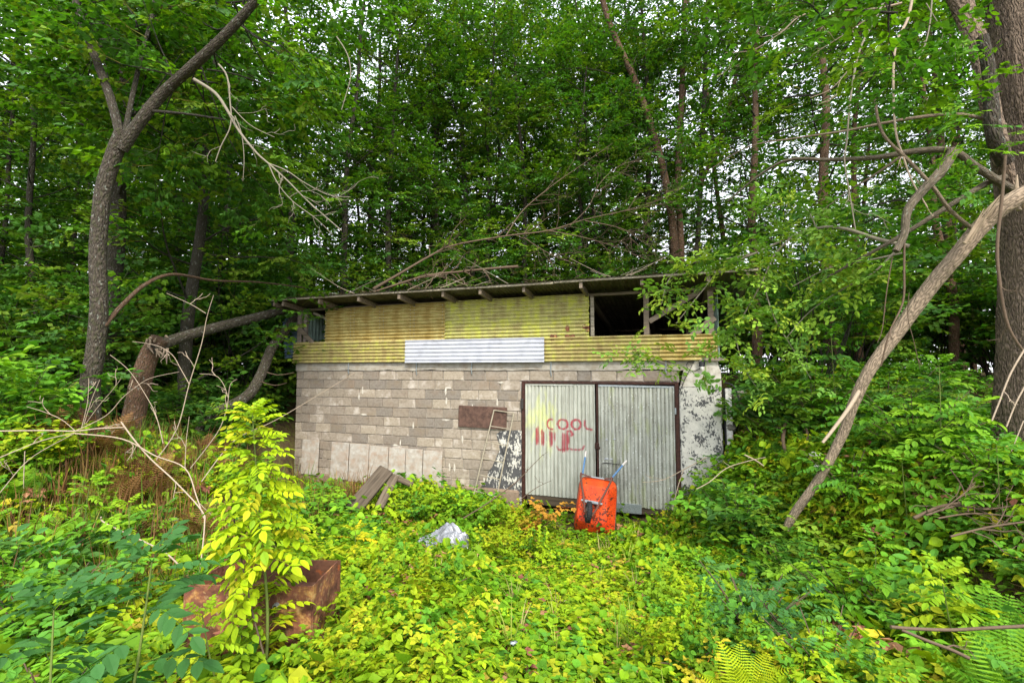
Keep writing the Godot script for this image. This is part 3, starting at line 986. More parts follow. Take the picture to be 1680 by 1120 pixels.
	part("eave_batten", g.mesh(), mats.wood_pale, shed)
	# strip of the roof bent down at the corner
	g = Geo.new()
	g.face([Vector3(-0.22, 3.66, 0.58), Vector3(-0.34, 3.60, 0.40), Vector3(-0.30, 3.48, 0.1), Vector3(-0.2, 3.52, 0.1)], Vector3.LEFT)
	part("bent_flashing", g.mesh(), mats.sheet_blue, shed)
	# anchor straps of the wall plate
	for s in [[1.33, 0.24], [2.88, 0.26], [4.02, 0.25], [5.5, 0.28], [7.37, 0.25]]:
		g = Geo.new()
		var p := PackedVector3Array([Vector3(s[0], 2.42, 0.03), Vector3(s[0] + 0.005, 2.32, 0.03), Vector3(s[0] - 0.005, 2.24, 0.026), Vector3(s[0] + 0.004, 2.42 - s[1], 0.016)])
		g.tube(p, PackedFloat32Array([0.011, 0.011, 0.011, 0.010]), 5)
		part("anchor_strap", g.mesh(), mats.zinc, shed)
	# lamp under the plate with its loose cable
	g = Geo.new()
	g.tube(PackedVector3Array([Vector3(7.90, 2.36, 0.07), Vector3(7.90, 2.30, 0.08), Vector3(7.90, 2.285, 0.085)]), PackedFloat32Array([0.045, 0.045, 0.02]), 10)
	g.box(Vector3(7.90, 2.37, 0.06), Vector3(0.05, 0.025, 0.05), 0.006)
	var lampf := part("outside_lamp", g.mesh(), mats.black_plastic, shed)
	g = Geo.new()
	g.tube(PackedVector3Array([Vector3(7.90, 2.288, 0.085), Vector3(7.90, 2.26, 0.088), Vector3(7.90, 2.24, 0.09)]), PackedFloat32Array([0.026, 0.03, 0.012]), 10)
	part("glass_cover", g.mesh(), mats.white_plastic, lampf)
	g = Geo.new()
	var cab := PackedVector3Array()
	for p in [[7.88, 2.27], [7.80, 2.23], [7.72, 2.24], [7.68, 2.30], [7.70, 2.36], [7.78, 2.37], [7.74, 2.28], [7.66, 2.12], [7.6, 1.98], [7.54, 1.82]]:
		cab.append(Vector3(p[0], p[1], 0.055))
	cab = curve(cab, 4)
	var cr := PackedFloat32Array()
	cr.resize(cab.size())
	cr.fill(0.006)
	g.tube(cab, cr, 5)
	part("lamp_cable", g.mesh(), mats.black_plastic, shed)


# points of a smooth curve through the given ones
func curve(p: PackedVector3Array, n: int) -> PackedVector3Array:
	var out := PackedVector3Array()
	for k in p.size() - 1:
		var a := p[maxi(k - 1, 0)]
		var d := p[mini(k + 2, p.size() - 1)]
		for j in n:
			out.append(p[k].cubic_interpolate(p[k + 1], a, d, float(j) / n))
	out.append(p[p.size() - 1])
	return out


# ---------------------------------------------------------------- things in the yard
func poly_tube(g: Geo, p: Array, r: float, sides := 8, n := 3) -> void:
	var q := curve(PackedVector3Array(p), n)
	var a := PackedFloat32Array()
	a.resize(q.size())
	a.fill(r)
	g.tube(q, a, sides)


func make_yard_things() -> void:
	rng.seed = 202
	wheelbarrow()
	# ladder leaning on the wall
	var lad := thing("ladder", "narrow pale metal ladder leaning on the tarred wall beside the door", "ladder")
	var lt := wall_point(4.47, 1.545, 0.05)
	var rt := wall_point(4.84, 1.505, 0.05)
	var lb := wall_point(4.18, -0.02, 0.34)
	var rb := wall_point(4.60, -0.08, 0.36)
	for s in [[lt, lb], [rt, rb]]:
		var g := Geo.new()
		poly_tube(g, [s[0], (s[0] + s[1]) / 2.0 + WALL_N * 0.01, s[1]], 0.012, 8)
		part("rail", g.mesh(), mats.ladder_metal, lad)
	for k in 6:
		var q := 0.005 + 0.174 * k
		var g := Geo.new()
		poly_tube(g, [lt.lerp(lb, q), rt.lerp(rb, q)], 0.008 if k else 0.010, 7, 1)
		part("rung", g.mesh(), mats.ladder_metal, lad)
	# slabs leaning against the foot of the wall
	var spots := [[0.27, 0.69, 0.84, 0.2], [1.0, 1.42, 0.825, 0.16], [1.43, 1.88, 0.81, 0.14], [1.89, 2.32, 0.795, 0.12], [2.33, 2.69, 0.785, 0.12], [2.70, 3.06, 0.78, 0.12], [3.07, 3.46, 0.765, 0.12]]
	for k in spots.size():
		var s: Array = spots[k]
		var g := Geo.new()
		var h: float = s[2] - s[3] + 0.05
		g.box(Vector3(0, h / 2, 0), Vector3((s[1] - s[0]) / 2 - 0.004, h / 2, 0.012), 0.004, Basis(), 0.002, rng)
		var lbl := "pale grey cement slab standing alone against the block wall near its corner" if k == 0 else "pale stained cement slab in the row leaning along the foot of the block wall"
		var o := part("cement_slab", g.mesh(), mats.panel_grey, self, Transform3D(Basis(WALL_U, Vector3.UP, WALL_N) * Basis(Vector3.RIGHT, -0.05), wall_point((s[0] + s[1]) / 2, s[3] - 0.05, 0.085 + 0.006 * (k % 2))))
		tag(o, lbl, "slab", "" if k == 0 else "slabs along the wall")
	# weathered boards
	for b in [[at(577, 838, 6.9), at(634, 770, 7.5), 0.24, 0.075, "thick grey weathered plank propped slantwise in front of the wall", "plank_old"], [at(622, 832, 7.0), at(648, 780, 7.5), 0.13, 0.045, "thin mossy board lying beside the thick weathered plank", "plank_grey"], [at(640, 780, 7.9), at(676, 795, 7.7), 0.10, 0.05, "short pale board lying flat behind the weathered planks", "plank_grey"]]:
		var g := Geo.new()
		g.bar(Vector3.ZERO, Vector3(0, 0, -1) * (b[1] - b[0]).length(), b[2], b[3], Vector3.UP, 0.012)
		var o := part("plank", g.mesh(), mats[b[5]], self, Transform3D(Basis.looking_at(b[1] - b[0], Vector3(0.2, 1, 0.5)) * Basis(Vector3.FORWARD, 0.15), b[0]))
		tag(o, b[4], "plank")
	rusty_box()
	# crumpled silver sheet
	var g := Geo.new()
	g.smooth = true
	var c := at(726, 872, 5.65)
	var n := 40
	var pts := []
	for j in n + 1:
		for k in n + 1:
			var a := (float(k) / n - 0.5) * 2.0
			var b := (float(j) / n - 0.5) * 2.0
			var rim := maxf(0.0, 1.0 - a * a * 0.9 - b * b * 0.9)
			var y := 0.20 * sqrt(rim) * (0.45 + 0.65 * sm(-0.7, 0.4, a)) + 0.09 * noise.get_noise_2d(a * 40.0 + b * 24.0, b * 16.0) + 0.09 * absf(noise.get_noise_2d(a * 34.0 - b * 52.0 + 70.0, 5.0)) + 0.012 * noise.get_noise_2d(a * 110.0, b * 110.0)
			pts.append(Vector3(a * 0.29 + 0.05 * noise.get_noise_2d(b * 25.0, 31.0), y, b * 0.20 + 0.05 * a + 0.05 * noise.get_noise_2d(a * 25.0, 9.0)))
	for j in n + 1:
		for k in n + 1:
			var dx: Vector3 = pts[j * (n + 1) + mini(k + 1, n)] - pts[j * (n + 1) + maxi(k - 1, 0)]
			var dz: Vector3 = pts[mini(j + 1, n) * (n + 1) + k] - pts[maxi(j - 1, 0) * (n + 1) + k]
			g.add(pts[j * (n + 1) + k], dz.cross(dx).normalized(), Vector2(k, j) / float(n))
	for j in n:
		for k in n:
			var q := j * (n + 1) + k
			g.quad(q, q + 1, q + n + 2, q + n + 1)
	var o := part("plastic_sheet", g.mesh(), mats.silver_sheet, self, Transform3D(Basis(Vector3.UP, 0.25), Vector3(c.x, ground_y(c.x, c.z) + 0.17, c.z)))
	tag(o, "crumpled silver plastic sheet lying in the undergrowth", "plastic sheet")
	# white strip beside the pier
	g = Geo.new()
	g.box(Vector3(0, 0.62, 0), Vector3(0.045, 0.62, 0.02), 0.006)
	var strip := thing("plastic_channel", "white plastic channel standing upright beside the plastered pier", "channel", wall_point(8.28, 0.72, -0.06), "", Basis(WALL_U, Vector3.UP, WALL_N) * Basis(Vector3.BACK, 0.01))
	part("channel_face", g.mesh(), mats.white_plastic, strip)
	g = Geo.new()
	g.box(Vector3(-0.06, 0.60, -0.03), Vector3(0.012, 0.64, 0.05), 0.004)
	part("channel_lip", g.mesh(), mats.black_plastic, strip)
	g = Geo.new()
	poly_tube(g, [wall_point(8.22, 2.05, 0.0), wall_point(8.35, 1.98, 0.02), wall_point(8.42, 1.7, 0.05), wall_point(8.46, 1.45, 0.1), wall_point(8.62, 1.2, 0.3)], 0.012, 6, 4)
	o = part("cable", g.mesh(), mats.black_plastic, self)
	tag(o, "loose black cable hanging down the earth bank beside the pier", "cable")
	# pale junk and stones
	for s in [[82, 888, 4.2, 0.11, "white_plastic", "white plastic scrap lying among green leaves on the bank", "scrap"], [18, 858, 5.0, 0.13, "stone", "pale grey stone lying in brown litter on the bank", "stone"], [1338, 745, 5.6, 0.055, "white_plastic", "small white plastic scrap under the leaning dead trunk", "scrap"], [1345, 765, 5.5, 0.05, "white_plastic", "broken white plastic piece below the other scrap by the leaning trunk", "scrap"], [842, 1054, 2.75, 0.018, "zinc", "tiny foil scrap among the small leaves of the path", "scrap"], [1213, 650, 7.6, 0.16, "stone", "rounded grey stone in the bare earth bank beside the pier", "stone"], [1200, 702, 7.3, 0.10, "stone", "small brown stone low in the earth bank beside the pier", "stone"]]:
		var p := at(s[0], s[1], s[2])
		var st := Geo.new()
		st.smooth = true
		var sg := 10
		for j in sg + 1:
			for k in sg * 2 + 1:
				var th := PI * j / sg
				var ph := TAU * (k % (sg * 2)) / (sg * 2)
				var d := Vector3(sin(th) * cos(ph), cos(th), sin(th) * sin(ph))
				var rad: float = s[3] * (1.0 + 0.9 * noise.get_noise_3d(d.x * 22.0 + s[0], d.y * 22.0, d.z * 22.0))
				st.add(d * Vector3(1.15, 0.62 if s[4] == "stone" else 0.38, 0.9) * rad, d, Vector2(ph, th))
		for j in sg:
			for k in sg * 2:
				var q := j * (sg * 2 + 1) + k
				st.quad(q, q + 1, q + sg * 2 + 2, q + sg * 2 + 1)
		o = part(s[6], st.mesh(), mats[s[4]], self, Transform3D(Basis(Vector3.UP, rr(0, 6)), p))
		tag(o, s[5], s[6])


func wheelbarrow() -> void:
	# stands on its nose, tray towards the door: x across, y up along the tray, z towards the viewer
	var foot := wall_point(6.33, 0.0, 0.84)
	foot.y = ground_y(foot.x, foot.z) - 0.02
	var wb := thing("wheelbarrow", "bright orange rusty wheelbarrow stood on its nose against the metal doors", "wheelbarrow", foot, "", Basis(WALL_U, Vector3.UP, WALL_N) * Basis(Vector3.UP, -0.10) * Basis(Vector3.RIGHT, -0.24) * Basis(Vector3.FORWARD, 0.05) * Basis().scaled(Vector3.ONE * 0.89))
	var g := Geo.new()
	# loops from the rim (z 0) to the bottom panel
	var loops := [[0.335, 0.0, 0.94, 0.0, 0.06], [0.325, 0.012, 0.93, 0.03, 0.07], [0.285, 0.10, 0.875, 0.13, 0.09], [0.245, 0.20, 0.815, 0.215, 0.09], [0.225, 0.235, 0.79, 0.232, 0.08], [0.10, 0.36, 0.66, 0.238, 0.05], [0.01, 0.50, 0.52, 0.24, 0.004]]
	var per := 40
	var rows := []
	for lp in loops:
		var row := []
		for k in per:
			var a := TAU * k / per
			var hx: float = lp[0]
			var cy: float = (lp[1] + lp[2]) / 2.0
			var hy: float = (lp[2] - lp[1]) / 2.0
			# rounded rectangle by a superellipse
			var q := Vector2(signf(cos(a)) * pow(absf(cos(a)), 0.30), signf(sin(a)) * pow(absf(sin(a)), 0.30))
			var taper := 1.0 - 0.04 * q.y
			row.append(Vector3(q.x * hx * taper, cy + q.y * hy, lp[3] * (1.0 if q.y > -0.2 else 1.0)))
		rows.append(row)
	for j in rows.size():
		for k in per + 1:
			var p: Vector3 = rows[j][k % per]
			var du: Vector3 = rows[j][(k + 1) % per] - rows[j][(k + per - 1) % per]
			var dv: Vector3 = rows[mini(j + 1, rows.size() - 1)][k % per] - rows[maxi(j - 1, 0)][k % per]
			var nn := du.cross(dv).normalized()
			if nn.z < 0.0:
				nn = -nn
			if j >= rows.size() - 2:
				nn = Vector3.BACK
			g.add(p, nn, Vector2(p.x, p.y))
	for j in rows.size() - 1:
		for k in per:
			var q := j * (per + 1) + k
			g.quad(q, q + 1, q + per + 2, q + per + 1)
	part("tray", g.mesh(), mats.orange_paint, wb)
	g = Geo.new()
	var rim := []
	for k in per + 1:
		rim.append(rows[0][k % per])
	poly_tube(g, rim, 0.009, 6, 1)
	part("rim", g.mesh(), mats.rusty_tube, wb)
	# frame: two arms from the handles past the tray to the axle
	for s: float in [-1.0, 1.0]:
		g = Geo.new()
		poly_tube(g, [Vector3(s * 0.275 + (0.0 if s < 0 else -0.03), 0.985, 0.12), Vector3(s * 0.25, 0.90, 0.20), Vector3(s * 0.155, 0.64, 0.27), Vector3(s * 0.10, 0.47, 0.33), Vector3(s * 0.045, 0.35, 0.37)], 0.016, 8, 4)
		part("frame_arm", g.mesh(), mats.rusty_tube, wb)
		g = Geo.new()
		var h0 := Vector3(s * 0.255 + (0.0 if s < 0 else -0.02), 0.96, 0.10)
		var h1 := Vector3(-0.285, 1.27, -0.05) if s < 0 else Vector3(0.375, 1.215, -0.06)
		poly_tube(g, [h0, h0.lerp(h1, 0.5), h1], 0.016, 8)
		var hd := part("handle", g.mesh(), mats.blue_paint, wb)
		g = Geo.new()
		poly_tube(g, [h1 - (h1 - h0).normalized() * 0.015, h1 + (h1 - h0).normalized() * 0.10], 0.020, 8, 1)
		part("grip", g.mesh(), mats.grip, hd)
		g = Geo.new()
		g.bar(Vector3(s * 0.27, 0.97, 0.12), Vector3(s * 0.12, 0.945, 0.07), 0.03, 0.02)
		part("bracket", g.mesh(), mats.rusty_tube, wb)
	g = Geo.new()
	poly_tube(g, [Vector3(-0.22, 0.945, 0.05), Vector3(0.24, 0.94, 0.05)], 0.016, 8, 1)
	part("crossbar", g.mesh(), mats.zinc, wb)
	g = Geo.new()
	poly_tube(g, [Vector3(-0.175, 0.56, 0.285), Vector3(0.175, 0.55, 0.285)], 0.018, 8, 1)
	g.box(Vector3(0.0, 0.555, 0.295), Vector3(0.11, 0.022, 0.012), 0.005)
	part("wheel_bracket", g.mesh(), mats.zinc, wb)
	# wheel, its axle across
	var ax := Basis(Vector3.UP, 0.42)
	var wheel := part("wheel", lathe([[0.03, -0.02], [0.085, -0.022], [0.092, -0.028], [0.092, 0.028], [0.085, 0.022], [0.03, 0.02]], 24), mats.grip, wb, Transform3D(ax, Vector3(-0.01, 0.40, 0.39)))
	part("tyre", lathe([[0.092, -0.03], [0.118, -0.042], [0.148, -0.036], [0.160, -0.018], [0.163, 0.0], [0.160, 0.018], [0.148, 0.036], [0.118, 0.042], [0.092, 0.03]], 32), mats.rubber, wheel)
	var lug := Geo.new()
	lug.box(Vector3.ZERO, Vector3(0.012, 0.004, 0.008), 0.002)
	var lm := lug.mesh()
	for k in 26:
		for s: float in [-1.0, 1.0]:
			var a := TAU * (k + (0.25 if s > 0 else 0.0)) / 26.0
			part("tread_lug", lm, mats.rubber, wheel, Transform3D(Basis(Vector3.RIGHT, a) * Basis(Vector3.UP, 0.4 * s), Basis(Vector3.RIGHT, a) * Vector3(s * 0.02, 0.161, 0)))
	g = Geo.new()
	poly_tube(g, [Vector3(-0.075, 0, 0), Vector3(0.085, 0, 0)], 0.012, 8, 1)
	g.tube(PackedVector3Array([Vector3(0.03, 0, 0), Vector3(0.05, 0, 0)]), PackedFloat32Array([0.03, 0.026]), 10)
	part("axle", g.mesh(), mats.rusty_tube, wheel)


# surface of revolution about x from [radius, x] pairs
func lathe(p: Array, n: int) -> ArrayMesh:
	var g := Geo.new()
	g.smooth = true
	for k in n + 1:
		var a := TAU * k / n
		for j in p.size():
			var q0: Array = p[maxi(j - 1, 0)]
			var q1: Array = p[mini(j + 1, p.size() - 1)]
			var nn := Vector2(q1[1] - q0[1], -(q1[0] - q0[0])).normalized()   # (radial, axial)
			g.add(Vector3(p[j][1], cos(a) * p[j][0], sin(a) * p[j][0]), Vector3(nn.y, cos(a) * nn.x, sin(a) * nn.x), Vector2(a, j))
	for k in n:
		for j in p.size() - 1:
			var q := k * p.size() + j
			g.quad(q, q + 1, q + p.size() + 1, q + p.size())
	return g.mesh()


func rusty_box() -> void:
	var base := at(508, 1104, 2.78)
	var left := at(306, 1080, 2.80)
	var xw := (Vector3(base.x, 0, base.z) - Vector3(left.x, 0, left.z)).normalized()
	var zb := Vector3.UP.cross(xw) * -1.0       # away from the viewer
	if zb.z > 0.0:
		zb = -zb
	var b := Basis(xw, Vector3.UP, -zb)
	var bx := thing("rusty_tank", "open rusty steel tank lying in weeds behind the yellow-green sapling", "tank", Vector3(base.x, base.y, base.z), "", b)
	# own axes: x to the near corner at 0, y up, z towards the viewer
	var L := 0.74
	var H := 0.47
	var D := 0.36
	var t := 0.008
	var sheet := func(called: String, p00: Vector3, du: Vector3, dv: Vector3, nn: Vector3, dent: float, sd: float) -> void:
		var g := Geo.new()
		g.smooth = false
		var n := 14
		var grid := []
		for side in [0.0, -t]:
			for j in n + 1:
				for k in n + 1:
					var q := Vector2(float(k) / n, float(j) / n)
					var e := sin(q.x * PI) * sin(q.y * PI)
					grid.append(p00 + du * q.x + dv * q.y + nn * (side + dent * (e * noise.get_noise_2d(q.x * 60.0 + sd, q.y * 60.0) * 1.6 + 0.35 * noise.get_noise_2d(q.x * 110.0 + sd, 7.0) * q.y)))
		for s in 2:
			var o := s * (n + 1) * (n + 1)
			for j in n:
				for k in n:
					var a := o + j * (n + 1) + k
					g.face([grid[a], grid[a + 1], grid[a + n + 2], grid[a + n + 1]], nn * (1.0 if s == 0 else -1.0), [Vector2(k, j), Vector2(k + 1, j), Vector2(k + 1, j + 1), Vector2(k, j + 1)])
		var m := (n + 1) * (n + 1)
		for k in n:
			g.face([grid[n * (n + 1) + k], grid[n * (n + 1) + k + 1], grid[m + n * (n + 1) + k + 1], grid[m + n * (n + 1) + k]], dv.normalized())
			g.face([grid[k * (n + 1)], grid[(k + 1) * (n + 1)], grid[m + (k + 1) * (n + 1)], grid[m + k * (n + 1)]], -du.normalized())
			g.face([grid[k * (n + 1) + n], grid[(k + 1) * (n + 1) + n], grid[m + (k + 1) * (n + 1) + n], grid[m + k * (n + 1) + n]], du.normalized())
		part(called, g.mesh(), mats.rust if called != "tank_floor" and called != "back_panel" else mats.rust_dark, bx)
	sheet.call("front_panel", Vector3(-L, 0, 0), Vector3(L, 0, 0), Vector3(0, H, 0), Vector3.BACK, 0.006, 3.0)
	sheet.call("back_panel", Vector3(-L, 0, -D), Vector3(L + 0.02, 0, 0), Vector3(0, H + 0.005, 0), Vector3.BACK, 0.012, 33.0)
	sheet.call("side_panel", Vector3(0.004, 0, -D), Vector3(0, 0, D - 0.01), Vector3(0, H, 0), Vector3.RIGHT, 0.012, 55.0)
	sheet.call("side_panel", Vector3(-L + 0.002, 0, -D), Vector3(0, 0, D - 0.01), Vector3(0, H - 0.02, 0), Vector3.RIGHT, 0.012, 75.0)
	sheet.call("tank_floor", Vector3(-L, H - 0.13, -D), Vector3(L, 0, 0), Vector3(0, 0, D - 0.01), Vector3.UP, 0.01, 95.0)
	var g := Geo.new()
	g.tube(PackedVector3Array([Vector3(-0.20, 0.365, -0.005), Vector3(-0.20, 0.365, 0.022)]), PackedFloat32Array([0.018, 0.016]), 8)
	var bolt := part("pipe_stub", g.mesh(), mats.zinc, bx)
	g = Geo.new()
	g.tube(PackedVector3Array([Vector3(-0.20, 0.365, 0.0226), Vector3(-0.20, 0.365, 0.0235)]), PackedFloat32Array([0.010, 0.010]), 8)
	part("bore", g.mesh(), mats.iron_and_gap_black, bolt)  # black disc painted for the shade inside the stub
	g = Geo.new()
	g.tube(PackedVector3Array([Vector3(-0.37, 0.19, 0.005), Vector3(-0.37, 0.19, 0.011)]), PackedFloat32Array([0.028, 0.026]), 10)
	part("hole", g.mesh(), mats.iron_and_gap_black, bx)  # solid black disc, the dark of the opening put into its colour
	g = Geo.new()
	for k in 4:
		g.box(Vector3(-0.37 + 0.018 * k, 0.06, 0.012), Vector3(0.006, 0.055, 0.006), 0.002)
	part("grate", g.mesh(), mats.iron_and_gap_black, bx)


# ---------------------------------------------------------------- foliage meshes
var sprays := []
var maples := []
var clovers := []
var brambles := []
var pinnates := []
var fronds := []
var grasses := []
var litters := []
var near_sprays := []
var tints := {}


func shade_of(base: Color, k: float) -> Color:
	return Color(base.r * k, base.g * k, base.b * k)


func leaf_tint(col: Color) -> StandardMaterial3D:
	var key := col.to_html()
	if not tints.has(key):
		var m: StandardMaterial3D = (mats.leaf_near as StandardMaterial3D).duplicate()
		m.albedo_color = Color(col.r, col.g, col.b).linear_to_srgb()
		tints[key] = m
	return tints[key]


func twig_into(g: Geo, a: Vector3, b: Vector3, r: float, col: Color) -> void:
	# three-sided sliver, coloured like bark
	var d := (b - a).normalized()
	var s := d.cross(Vector3.UP)
	s = s.normalized() if s.length() > 0.05 else Vector3.RIGHT
	var u := s.cross(d)
	var n := g.v.size()
	for q in [s, (-s + u * 1.7).normalized(), (-s - u * 1.7).normalized()]:
		g.add(a + q * r, q, Vector2.ZERO, col)
	g.add(b, d, Vector2.ZERO, col)
	g.i.append_array([n, n + 3, n + 1, n + 1, n + 3, n + 2, n + 2, n + 3, n])


func spray(nl: int, ll: float, lw: float, size: float, fine: bool, droop: float, bark: Color) -> ArrayMesh:
	var g := Geo.new()
	g.colored = true
	var twigs := [[Vector3.ZERO, Vector3(rr(-0.08, 0.08), rr(-0.05, 0.1), 1.0) * size]]
	for k in 3:
		var q := 0.25 + 0.22 * k
		var s := -1.0 if k % 2 else 1.0
		var st: Vector3 = twigs[0][1] * q
		twigs.append([st, st + Vector3(s * rr(0.45, 0.7), rr(-0.12, 0.15), rr(0.3, 0.6)) * size * (0.75 - 0.12 * k)])
	for t in twigs:
		twig_into(g, t[0], t[1], size * 0.008, bark)
	for k in nl:
		var t: Array = twigs[k % 4] if k > 3 else twigs[k]
		var q := rr(0.2, 1.0)
		var td: Vector3 = (t[1] - t[0]).normalized()
		var p: Vector3 = (t[0] as Vector3).lerp(t[1], q)
		var s := -1.0 if (k / 4) % 2 else 1.0
		var side := td.cross(Vector3.UP).normalized() * s
		var d := (td * rr(0.2, 0.9) + side * rr(0.4, 1.0) + Vector3(rr(-0.3, 0.3), rr(-droop, 0.15), rr(-0.3, 0.3))).normalized()
		var nn := (Vector3.UP + rdir() * 0.55).normalized()
		var z := rr(0.7, 1.2)
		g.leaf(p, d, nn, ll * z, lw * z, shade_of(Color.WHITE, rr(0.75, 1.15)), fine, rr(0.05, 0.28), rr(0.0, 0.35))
	return g.mesh()


# leaf of paired leaflets along a stalk, growing along +z from the origin
func pinnate(pairs: int, length: float, ll: float, lw: float, arch: float, wide := 1.0) -> ArrayMesh:
	var g := Geo.new()
	g.colored = true
	var pos := func(q: float) -> Vector3: return Vector3(0.06 * length * sin(q * 2.2) * wide * 0.3, length * (0.30 * q - arch * q * q), length * q)
	var stalk := Color(0.75, 0.62, 0.6)
	for k in 6:
		twig_into(g, pos.call(k / 6.0), pos.call((k + 1.3) / 6.0), 0.0028 * (1.2 - k * 0.12), stalk)
	for k in pairs:
		var q := lerpf(0.26, 0.92, float(k) / maxf(1.0, pairs - 1))
		var p: Vector3 = pos.call(q)
		var td: Vector3 = (pos.call(minf(q + 0.05, 1.0)) - p).normalized()
		for s: float in [-1.0, 1.0]:
			var sd := td.cross(Vector3.UP).normalized() * s
			var d := (sd * rr(0.8, 1.0) + td * rr(0.35, 0.75) + Vector3(0, rr(-0.38, 0.05), 0)).normalized()
			var z := rr(0.85, 1.12) * (1.0 - 0.25 * absf(q - 0.6))
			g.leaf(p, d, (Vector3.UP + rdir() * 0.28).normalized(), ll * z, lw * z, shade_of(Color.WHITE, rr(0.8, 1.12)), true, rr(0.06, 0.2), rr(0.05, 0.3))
	var e: Vector3 = pos.call(1.0)
	g.leaf(e, (e - pos.call(0.9)).normalized(), Vector3.UP, ll * 1.1, lw * 1.1, Color.WHITE, true, 0.1, 0.25)
	return g.mesh()


func trifoliate(g: Geo, p: Vector3, d: Vector3, ll: float, col: Color, fine: bool) -> void:
	var up := (Vector3.UP + rdir() * 0.35).normalized()
	var flat := (d - up * d.dot(up)).normalized()
	var side := flat.cross(up).normalized()
	for k in 3:
		var a: float = [0.0, 1.15, -1.15][k] + rr(-0.2, 0.2)
		var dd := (flat * cos(a) + side * sin(a) + Vector3(0, rr(-0.35, 0.1), 0)).normalized()
		var z: float = ll * (1.1 if k == 0 else 0.9) * rr(0.85, 1.1)
		g.leaf(p + dd * ll * 0.06, dd, (up + rdir() * 0.2).normalized(), z, z * rr(0.62, 0.78), shade_of(col, rr(0.82, 1.12)), fine, rr(0.05, 0.22), rr(0.05, 0.3))


